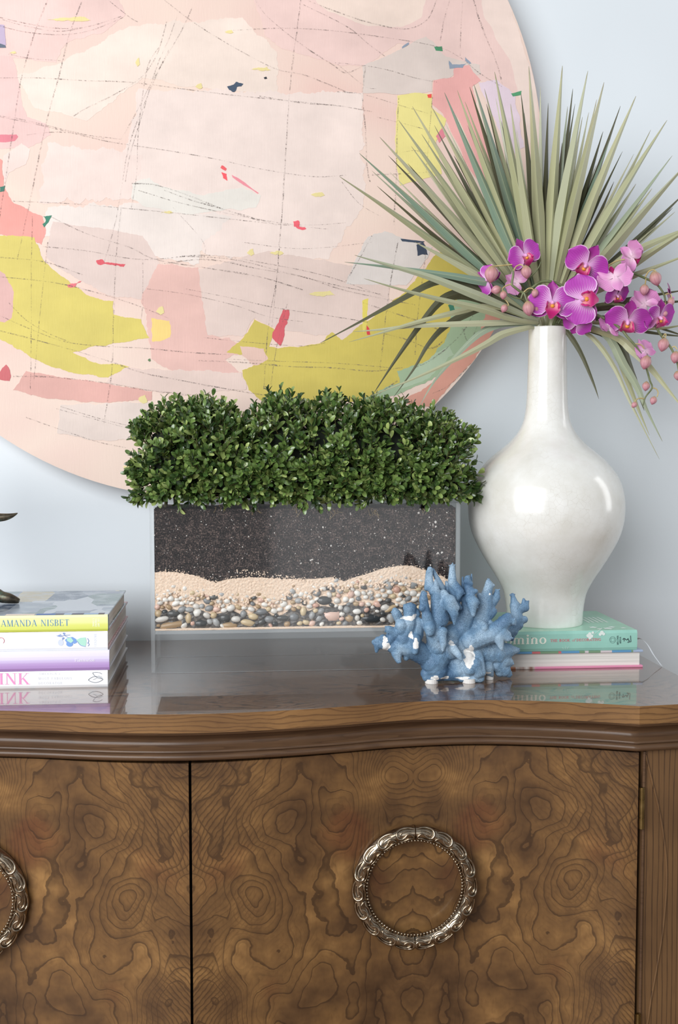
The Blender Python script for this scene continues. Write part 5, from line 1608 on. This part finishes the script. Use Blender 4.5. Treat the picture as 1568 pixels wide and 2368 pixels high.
def flower(spray, px, py, Yc, R, roll=0, yaw=0, pitch=0, lip=True, label=None):
    """orchid bloom: R = petal length in px; roll turns it in the picture plane, yaw to the side, pitch up"""
    c = at(px, py, Yc)
    S = R * 1.10 * Yc / FPX
    base = Matrix(((1, 0, 0, 0), (0, 0, -1, 0), (0, 1, 0, 0), (0, 0, 0, 1)))      # local z -> -y (towards camera), local y -> up
    M = Matrix.Translation(c) @ Matrix.Rotation(math.radians(yaw), 4, 'Z') @ Matrix.Rotation(math.radians(-pitch), 4, 'X') @ base @ Matrix.Rotation(math.radians(roll), 4, 'Z') @ Matrix.Diagonal((S, S, S, 1))
    f = link('flower', COLME, spray, label=label); f.matrix_local = M
    def sub(name, me, ang, s=1.0, dz=0.0, sx=1.0, tilt=0.0):
        o = link(name, me, f)
        o.matrix_local = Matrix.Translation((0, 0, dz)) @ Matrix.Rotation(math.radians(ang - 90), 4, 'Z') @ Matrix.Rotation(math.radians(tilt), 4, 'X') @ Matrix.Diagonal((s * sx, s, s, 1))
    for a, s in ((90, 0.98), (214, 0.95), (326, 0.95)):
        sub('sepal', SEPM, a, s, -0.03)
    sub('petal', PETM[0], 12, 1.0, 0.03, tilt=4); sub('petal', PETM[0], 168, 1.0, 0.035, tilt=4)
    if lip:
        sub('lip', LIPM, 270, 1.0, 0.05)
        sub('callus', CALM, 270, 1.0, 0.04)
    return f


def bud(spray, px, py, Yc, r, ang=0.0, label=None):
    b = MB(); rows, uvs = [], []
    S = r * Yc / FPX
    for i in range(11):
        t = i / 10
        w = math.sin(math.pi * t) ** 0.75 * (0.86 + 0.22 * (1 - t)) * 0.86
        rows.append([(w * math.cos(2 * math.pi * j / 14) * (1 + 0.035 * math.cos(3 * 2 * math.pi * j / 14)), w * math.sin(2 * math.pi * j / 14) * 0.95, 1.1 - 2.2 * t) for j in range(15)])
        uvs.append([(t, j / 14) for j in range(15)])
    b.grid(rows, 0, uvs, flip=True)
    me = b.mesh('bud', [BUD.m])
    o = link('bud', me, spray, label=label)
    o.matrix_local = Matrix.Translation(at(px, py, Yc)) @ Matrix.Rotation(math.radians(ang), 4, 'Y') @ Matrix.Diagonal((S, S, S, 1))
    return o


def stem(spray, pts, depths, r0, r1, name='stem', mat=None):
    n = len(pts)
    if isinstance(depths, tuple): depths = [depths[0] + (depths[1] - depths[0]) * i / (n - 1) for i in range(n)]
    P = [at(x, y, d) for (x, y), d in zip(pts, depths)]
    MB().tube(P, [r0 * 1.2, r1 * 1.2], 8, sub=5).build(name, mat or STEM, spray, sm=True)


OV = VY - 0.035
sp1 = thing('orchid_spray', 'left orchid spray of purple flowers and buds leaning over the vase rim', 'orchid')
stem(sp1, [(1276, 800), (1280, 752), (1308, 690), (1300, 662), (1270, 651), (1248, 653), (1230, 666), (1211, 677), (1190, 664), (1184, 656), (1187, 630), (1178, 611)], [VY, VY - .01, OV, OV, OV, OV, OV, OV - .004, OV - .006, OV - .006, OV - .006, OV], 0.0022, 0.0014)
stem(sp1, [(1205, 690), (1211, 677), (1217, 692), (1222, 704)], (OV - .004, OV - .012), 0.0013, 0.0010)
stem(sp1, [(1216, 650), (1235, 632), (1246, 618), (1251, 605)], (OV + .012, OV + .008), 0.0012, 0.0006)
stem(sp1, [(1211, 692), (1190, 688), (1176, 680)], (OV, OV), 0.0012, 0.0008)
stem(sp1, [(1184, 612), (1160, 614), (1142, 616), (1136, 620)], (OV - .004, OV - .008), 0.0009, 0.0008, 'pedicel', PEDI)
stem(sp1, [(1188, 626), (1194, 616), (1205, 612), (1213, 618)], (OV - .006, OV - .012), 0.0009, 0.0008, 'pedicel', PEDI)
stem(sp1, [(1184, 657), (1172, 660), (1162, 668), (1164, 676)], (OV - .006, OV - .008), 0.0009, 0.0008, 'pedicel', PEDI)
stem(sp1, [(1211, 676), (1222, 667), (1232, 668), (1236, 674)], (OV - .005, OV - .01), 0.0009, 0.0007, 'pedicel', PEDI)
stem(sp1, [(1168, 692), (1174, 700), (1176, 706), (1170, 708)], (OV - .004, OV - .006), 0.0009, 0.0007, 'pedicel', PEDI)
flower(sp1, 1213, 591, OV + .004, 40, roll=28, yaw=12, pitch=-6)
flower(sp1, 1276, 702, OV - .01, 52, roll=-4, yaw=-4, pitch=4)
flower(sp1, 1128, 648, OV + .016, 34, roll=60, yaw=-35, pitch=-10, lip=False)
flower(sp1, 1196, 652, OV + .014, 30, roll=-60, yaw=150, pitch=0, lip=False, label='pale orchid flower seen from behind')
for q in ((1136, 634, OV - .010, 19, 6), (1217, 629, OV - .014, 15, -8), (1147, 670, OV - .008, 12, 70), (1164, 682, OV - .010, 10, 5), (1166, 713, OV - .006, 10, 25), (1222, 713, OV - .014, 17, -8), (1237, 678, OV - .010, 10, 10), (1240, 716, OV - .008, 8, -10), (1225, 690, OV + .002, 8, 0)):
    bud(sp1, *q)

sp2 = thing('orchid_spray', 'upper right orchid spray arching over to a tip of hanging buds', 'orchid')
stem(sp2, [(1280, 800), (1284, 752), (1318, 700), (1360, 660), (1410, 636), (1455, 630), (1491, 643), (1519, 658), (1535, 680), (1540, 702), (1545, 714)], [VY, VY - .01, OV + .01, OV + .01, OV + .008, OV, OV - .004, OV - .006, OV - .008, OV - .008, OV - .008], 0.0024, 0.0010)
flower(sp2, 1356, 612, OV, 50, roll=-35, yaw=-30, pitch=-30)
flower(sp2, 1347, 693, OV - .016, 56, roll=88, yaw=-12, pitch=0)
flower(sp2, 1421, 640, OV - .012, 40, roll=160, yaw=160, pitch=-20, lip=True, label='pale pink orchid flower seen from behind')
flower(sp2, 1462, 594, OV, 38, roll=-50, yaw=115, pitch=10, label='orchid flower seen from the side')
flower(sp2, 1426, 683, OV, 32, roll=10, yaw=25, pitch=-35)
flower(sp2, 1336, 745, OV + .002, 34, roll=150, yaw=-30, pitch=-30, lip=False)
stem(sp2, [(1491, 643), (1500, 628), (1511, 624), (1519, 630)], (OV - .004, OV - .01), 0.0010, 0.0008, 'pedicel', PEDI)
stem(sp2, [(1494, 644), (1493, 652), (1492, 660)], (OV - .005, OV - .01), 0.0009, 0.0008, 'pedicel', PEDI)
stem(sp2, [(1537, 682), (1546, 679), (1552, 683), (1553, 690)], (OV - .008, OV - .010), 0.0009, 0.0007, 'pedicel', PEDI)
stem(sp2, [(1539, 700), (1538, 710), (1537, 718)], (OV - .008, OV - .012), 0.0008, 0.0007, 'pedicel', PEDI)
stem(sp2, [(1400, 618), (1425, 604), (1445, 600)], (OV + .01, OV), 0.0012, 0.0009, 'pedicel', PEDI)
for q in ((1516, 644, OV - .010, 17, -18), (1490, 670, OV - .010, 13, 4), (1552, 698, OV - .010, 10, -12), (1538, 725, OV - .012, 7, 0)):
    bud(sp2, *q)

sp3 = thing('orchid_spray', 'lower right orchid spray hanging past the vase with flowers and a zigzag tip of buds', 'orchid')
stem(sp3, [(1284, 800), (1288, 752), (1330, 716), (1393, 734), (1432, 757), (1450, 778), (1468, 798), (1485, 824), (1496, 855), (1503, 880), (1508, 897), (1493, 918), (1487, 938)], [VY, VY - .01, OV + .01, OV, OV - .004, OV - .008, OV - .01, OV - .01, OV - .012, OV - .012, OV - .012, OV - .012, OV - .012], 0.0023, 0.0009)
stem(sp3, [(1330, 716), (1408, 702), (1460, 712), (1500, 722), (1524, 768), (1552, 805), (1566, 838), (1572, 870)], [OV + .01, OV + .008, OV + .006, OV, OV - .004, OV - .008, OV - .01, OV - .01], 0.0022, 0.0012)
flower(sp3, 1452, 742, OV - .012, 52, roll=-8, yaw=-18, pitch=-40)
flower(sp3, 1524, 734, OV - .012, 42, roll=10, yaw=22, pitch=-25)
flower(sp3, 1492, 702, OV + .004, 38, roll=-30, yaw=140, pitch=25, lip=False, label='pale orchid flower seen from behind')
flower(sp3, 1408, 756, OV - .002, 30, roll=20, yaw=-150, pitch=-25, lip=False, label='pale orchid flower turned away')
flower(sp3, 1492, 812, OV - .006, 31, roll=-30, yaw=-155, pitch=-20, label='pale orchid flower turned away')
flower(sp3, 1550, 690, OV + .004, 34, roll=-70, yaw=70, pitch=10, lip=False)
stem(sp3, [(1466, 795), (1482, 797), (1490, 806)], (OV - .01, OV - .008), 0.0009, 0.0007, 'pedicel', PEDI)
stem(sp3, [(1508, 897), (1517, 899), (1522, 908), (1519, 918)], (OV - .012, OV - .014), 0.0009, 0.0007, 'pedicel', PEDI)
stem(sp3, [(1489, 922), (1480, 921), (1472, 924), (1468, 930)], (OV - .012, OV - .014), 0.0009, 0.0007, 'pedicel', PEDI)
stem(sp3, [(1536, 786), (1540, 776), (1538, 772), (1532, 780)], (OV - .006, OV - .008), 0.0009, 0.0007, 'pedicel', PEDI)
stem(sp3, [(1552, 805), (1560, 801), (1566, 808)], (OV - .008, OV - .01), 0.0009, 0.0007, 'pedicel', PEDI)
for q in ((1493, 838, OV - .018, 16, 14), (1534, 797, OV - .006, 16, 15), (1562, 826, OV - .014, 14, 10), (1567, 869, OV - .012, 11, -10), (1494, 893, OV - .010, 11, 8), (1511, 926, OV - .014, 10, 20), (1467, 936, OV - .014, 8, 40)):
    bud(sp3, *q)

# ------------------------------------------------------------------ blue coral
CYc = 1.590
S3 = 3.733
coral_caps = [
    # x0 y0 x1 y1 r0 r1 depth0 depth1 (crop px, cm; negative depth = towards the room)
    (540, 1035, 1000, 1045, 50, 52, 0, 0), (545, 1068, 620, 1072, 40, 36, -.2, -.2), (660, 1066, 820, 1066, 36, 36, 0, 0), (850, 1078, 1010, 1078, 36, 40, -.3, -.3), (600, 930, 640, 1010, 118, 100, 0, 0), (800, 930, 820, 1010, 120, 90, 1.2, .5), (960, 960, 990, 1030, 70, 55, -.6, -.6),
    (700, 800, 620, 930, 110, 118, .6, 0), (560, 900, 400, 800, 92, 105, 0, -.8), (400, 790, 260, 800, 108, 66, -.8, -1.0), (260, 800, 130, 780, 50, 42, -1.0, -1.2), (130, 780, 95, 765, 42, 26, -1.2, -1.2), (120, 800, 115, 845, 30, 16, -1.2, -1.2), (125, 740, 122, 728, 26, 14, -1.2, -1.2),
    (290, 860, 305, 930, 52, 24, -1.4, -1.8), (380, 850, 370, 900, 50, 30, -.8, -1.0), (350, 720, 390, 600, 95, 72, -1.0, -1.4), (440, 700, 470, 600, 85, 58, -.8, -1.0), (320, 590, 285, 520, 40, 44, -1.4, -1.6), (285, 520, 275, 495, 44, 32, -1.6, -1.6), (400, 580, 405, 480, 60, 62, -1.2, -1.2), (370, 470, 360, 450, 30, 18, -1.2, -1.2), (430, 460, 438, 445, 34, 16, -1.2, -1.2), (460, 500, 465, 520, 30, 30, -1.2, -1.2),
    (280, 690, 220, 655, 50, 36, -1.4, -1.6), (330, 620, 330, 660, 60, 50, -1.8, -1.8), (450, 740, 448, 850, 52, 28, -2.2, -2.6), (240, 720, 210, 760, 50, 46, -1.2, -1.4), (170, 730, 190, 790, 36, 40, -1.4, -1.4),
    (640, 800, 600, 640, 95, 72, -.4, -1.2), (590, 660, 550, 540, 62, 48, -1.6, -2.0), (550, 540, 520, 400, 40, 40, -2.0, -1.8), (520, 400, 520, 345, 42, 26, -1.8, -1.8), (510, 470, 500, 455, 34, 22, -2.2, -2.2), (575, 640, 575, 680, 56, 40, -2.4, -2.6),
    (660, 560, 640, 380, 86, 62, -1.0, -1.0), (640, 390, 575, 260, 50, 40, -.8, -.4), (570, 270, 575, 135, 40, 26, -.4, -.2), (560, 160, 548, 300, 22, 26, -.4, -.4), (600, 140, 680, 300, 18, 34, .4, .2), (640, 380, 625, 235, 40, 16, -1.4, -1.6), (600, 330, 610, 300, 34, 26, -1.2, -1.4),
    (710, 440, 745, 410, 62, 60, -1.6, -2.2), (745, 420, 785, 520, 62, 40, -2.4, -2.8), (785, 520, 788, 612, 38, 12, -2.8, -3.0), (770, 400, 805, 470, 30, 30, -2.6, -2.6), (690, 350, 720, 380, 44, 40, -1.2, -1.6),
    (760, 520, 790, 380, 70, 52, .4, .2), (800, 380, 768, 240, 58, 42, .2, .0), (768, 240, 768, 115, 42, 26, 0, .2), (770, 250, 835, 330, 42, 40, -.4, -.8), (835, 330, 815, 395, 38, 18, -.8, -1.0), (725, 330, 718, 245, 26, 14, .6, .8), (800, 450, 835, 470, 44, 24, -.6, -1.0),
    (850, 640, 900, 480, 90, 66, .4, .2), (900, 490, 915, 330, 66, 54, .2, 0), (910, 330, 900, 215, 50, 30, 0, 0), (930, 290, 936, 180, 16, 10, .6, .8), (860, 310, 858, 205, 20, 10, .6, .8), (930, 400, 955, 420, 54, 50, -.8, -1.2), (940, 440, 950, 530, 48, 20, -1.4, -1.8), (940, 330, 972, 325, 34, 22, -.6, -.8), (890, 240, 930, 260, 26, 22, -.4, -.4),
    (950, 680, 1040, 520, 96, 80, .8, 1.2), (1050, 520, 1060, 380, 82, 64, 1.2, 1.4), (1060, 380, 1085, 270, 56, 38, 1.4, 1.6), (1085, 270, 1080, 245, 40, 26, 1.6, 1.6), (1090, 280, 1125, 275, 34, 16, 1.6, 1.6), (1100, 430, 1145, 380, 54, 42, 1.6, 1.8), (1145, 380, 1160, 325, 40, 22, 1.8, 1.8), (1090, 520, 1120, 500, 52, 40, 1.0, 1.0), (1000, 360, 1030, 400, 26, 40, 1.0, 1.2),
    (1000, 600, 1045, 630, 46, 40, 0, -.8), (1045, 640, 1045, 645, 40, 38, -1.0, -1.2),
    (940, 740, 1120, 690, 110, 84, 0, -.6), (1120, 690, 1225, 590, 84, 62, -.6, -1.0), (1225, 590, 1250, 550, 62, 44, -1.0, -1.0), (1230, 560, 1295, 590, 44, 32, -1.0, -1.2), (1190, 680, 1250, 730, 68, 34, -1.0, -1.4), (1170, 720, 1195, 830, 56, 14, -1.2, -1.6), (1180, 620, 1185, 560, 40, 22, .2, .6), (1110, 640, 1100, 600, 40, 26, .2, .4), (1240, 700, 1275, 730, 40, 14, -1.2, -1.4),
    (1120, 720, 1290, 660, 80, 50, 1.6, 2.6), (1290, 670, 1330, 560, 52, 56, 2.6, 3.0), (1330, 560, 1310, 450, 56, 50, 3.0, 3.2), (1310, 450, 1288, 355, 42, 18, 3.2, 3.4), (1330, 480, 1400, 470, 52, 38, 3.2, 3.4), (1390, 460, 1385, 395, 34, 14, 3.4, 3.4), (1400, 460, 1412, 425, 36, 22, 3.4, 3.4), (1340, 580, 1390, 570, 46, 36, 3.0, 3.0), (1280, 690, 1285, 740, 40, 20, 2.4, 2.4), (1350, 620, 1345, 640, 36, 26, 2.8, 2.8),
    (980, 850, 1150, 860, 110, 110, 1.6, 2.0), (1150, 860, 1240, 840, 110, 74, 2.0, 2.2), (1240, 840, 1330, 835, 66, 28, 2.2, 2.4), (1200, 920, 1265, 940, 80, 38, 2.0, 2.0), (1150, 950, 1220, 1010, 80, 60, 2.0, 2.0), (1220, 1010, 1255, 1040, 56, 34, 2.0, 2.0), (1060, 980, 1110, 1050, 70, 20, 1.2, 1.2), (1180, 1020, 1170, 1040, 50, 20, 2.0, 2.0),
    (650, 720, 680, 690, 56, 42, -1.4, -2.4), (680, 690, 690, 780, 42, 30, -2.4, -2.8), (690, 780, 686, 840, 30, 12, -2.8, -3.0), (690, 670, 690, 660, 40, 26, -2.4, -2.4),
    (760, 860, 770, 820, 60, 46, -.6, -1.6), (775, 820, 825, 880, 42, 30, -1.8, -2.4), (825, 880, 848, 925, 30, 10, -2.4, -2.6),
    (700, 860, 760, 700, 105, 100, .8, .8), (850, 850, 870, 660, 110, 96, 1.4, 1.0), (900, 900, 920, 1000, 56, 60, -.4, -.8), (1010, 900, 1020, 1030, 34, 42, -.2, -.6), (950, 800, 1000, 880, 60, 36, .2, -.2),
]


def capx(x, y, cm):
    return at(840 + x / S3, 1280 + y / S3, CYc + cm * 0.01)


rc = random.Random(4)
for (x, y, r, d) in ((575, 130, 22, -.2), (770, 110, 24, .1), (905, 215, 24, 0), (1080, 245, 24, 1.6), (1160, 325, 20, 1.8), (1290, 360, 18, 3.4), (1410, 425, 20, 3.4), (1300, 590, 26, -1.2), (1255, 548, 34, -1.0), (1275, 730, 16, -1.4), (1325, 835, 24, 2.4), (1265, 940, 30, 2.0), (1255, 1040, 26, 2.0), (300, 935, 22, -1.8), (218, 655, 30, -1.6), (275, 495, 28, -1.6), (405, 480, 40, -1.2), (520, 345, 24, -1.8), (835, 335, 34, -.8), (950, 430, 40, -1.2)):
    for k in range(3):
        a = rc.uniform(0, 2 * math.pi)
        coral_caps.append((x, y, x + 1.25 * r * math.cos(a), y + 1.25 * r * math.sin(a), r * 0.6, r * 0.28, d, d + rc.uniform(-.5, .3)))
bm = bmesh.new(); bmesh.ops.create_icosphere(bm, subdivisions=2, radius=1.0)
ICO_V = [v.co.copy() for v in bm.verts]; ICO_F = [[v.index for v in f.verts] for f in bm.faces]; bm.free()
cb = MB()
for x0, y0, x1, y1, r0, r1, d0, d1 in coral_caps:
    a, c = capx(x0, y0, d0), capx(x1, y1, d1)
    ra, rb_ = (r / S3 * CYc / FPX for r in (r0, r1))
    k = max(2, int((c - a).length / (min(ra, rb_) * 0.45)) + 1)
    for i in range(k):
        t = i / (k - 1)
        q = a.lerp(c, t); rad = max(0.0012, ra + (rb_ - ra) * t)
        cb.add([v * rad + q for v in ICO_V], ICO_F)
me = bpy.data.meshes.new('coral_raw'); me.from_pydata(cb.v, [], cb.f); me.update()
tmp = bpy.data.objects.new('coral_raw', me); COL.objects.link(tmp)
md = tmp.modifiers.new('weld', 'REMESH'); md.mode = 'VOXEL'; md.voxel_size = 0.0011; md.use_smooth_shade = True
md = tmp.modifiers.new('soften', 'SMOOTH'); md.factor = 0.5; md.iterations = 4
dg = bpy.context.evaluated_depsgraph_get()
cme = bpy.data.meshes.new_from_object(tmp.evaluated_get(dg))
bpy.data.objects.remove(tmp); bpy.data.meshes.remove(me)
cme.name = 'coral'
blue = Mat('blue_coral', 0.55, 0.4)
co = blue.coord()
por = blue.voro(co, 680)
big = blue.noise(co, 24, 3)
base = blue.ramp(big, [(0.3, (78, 110, 142)), (0.5, (110, 142, 170)), (0.72, (164, 188, 207))])
pit = por.rng(0.50, 0.18) * blue.noise(co, 35, 2).rng(0.30, 0.5, 0.25, 1.0)
BLUE_OUT = blue.mix(pit * 0.48, base, (40, 66, 92))
blue.bump(por.rng(0.1, 0.45) + big * 0.5, 0.5, 0.0008)
cme.materials.clear(); cme.materials.append(blue.m)
vn = len(cme.vertices)
ctr = np.empty(vn * 3); cme.vertices.foreach_get('co', ctr); ctr = ctr.reshape(-1, 3)
nor = np.empty(vn * 3); cme.vertices.foreach_get('normal', nor); nor = nor.reshape(-1, 3)
wv = np.zeros(vn)
for x, y, rx, ry, seed in ((192, 800, 34, 48, 1), (185, 740, 22, 30, 2), (440, 765, 24, 50, 3), (402, 695, 20, 30, 4), (385, 552, 62, 18, 5), (440, 535, 18, 20, 6), (925, 900, 44, 80, 7), (935, 830, 22, 40, 8), (765, 775, 24, 16, 9), (625, 1078, 34, 22, 10), (715, 1080, 40, 14, 11), (870, 1085, 60, 14, 12), (905, 940, 30, 40, 13), (1090, 1055, 40, 12, 14), (1122, 368, 10, 10, 15)):
    c = capx(x, y, -1.5); s = 1.0 / S3 * CYc / FPX
    dx = (ctr[:, 0] - c.x) / (rx * s); dz = (ctr[:, 2] - c.z) / (ry * s)
    ang = np.arctan2(dz, dx)
    lim = 1 + 0.18 * np.sin(3 * ang + seed) + 0.08 * np.sin(7 * ang + 2 * seed)
    wv = np.maximum(wv, np.clip(1.5 - np.hypot(dx, dz) / lim, 0, 1) * (nor[:, 1] < 0.2))
at_ = cme.attributes.new('worn', 'FLOAT', 'POINT'); at_.data.foreach_set('value', wv.astype(np.float32))
an = blue.t.nodes.new('ShaderNodeAttribute'); an.attribute_name = 'worn'
worn = (N(blue.t, an.outputs['Fac']) + (blue.noise(co, 300, 3) - 0.5) * 0.35).rng(0.46, 0.56)
blue.color(blue.mix(worn, BLUE_OUT, (240, 239, 236)))
cme.polygons.foreach_set('use_smooth', [True] * len(cme.polygons))
coral = link('coral', cme, None, 'blue branching coral sculpture with white worn spots on the front of the credenza', 'coral')
felt = plain('felt_pad', (226, 224, 220), 0.9, 5)
for x, d in ((590, -0.2), (912, -0.4), (1090, 1.6)):
    p = capx(x, 1100, d)
    MB().tube([(p.x, p.y, 0.0002), (p.x, p.y, 0.0065)], 0.0095 if x < 1000 else 0.006, 18, sub=1).build('felt_pad', felt, coral, sm=False, label='white felt pad')
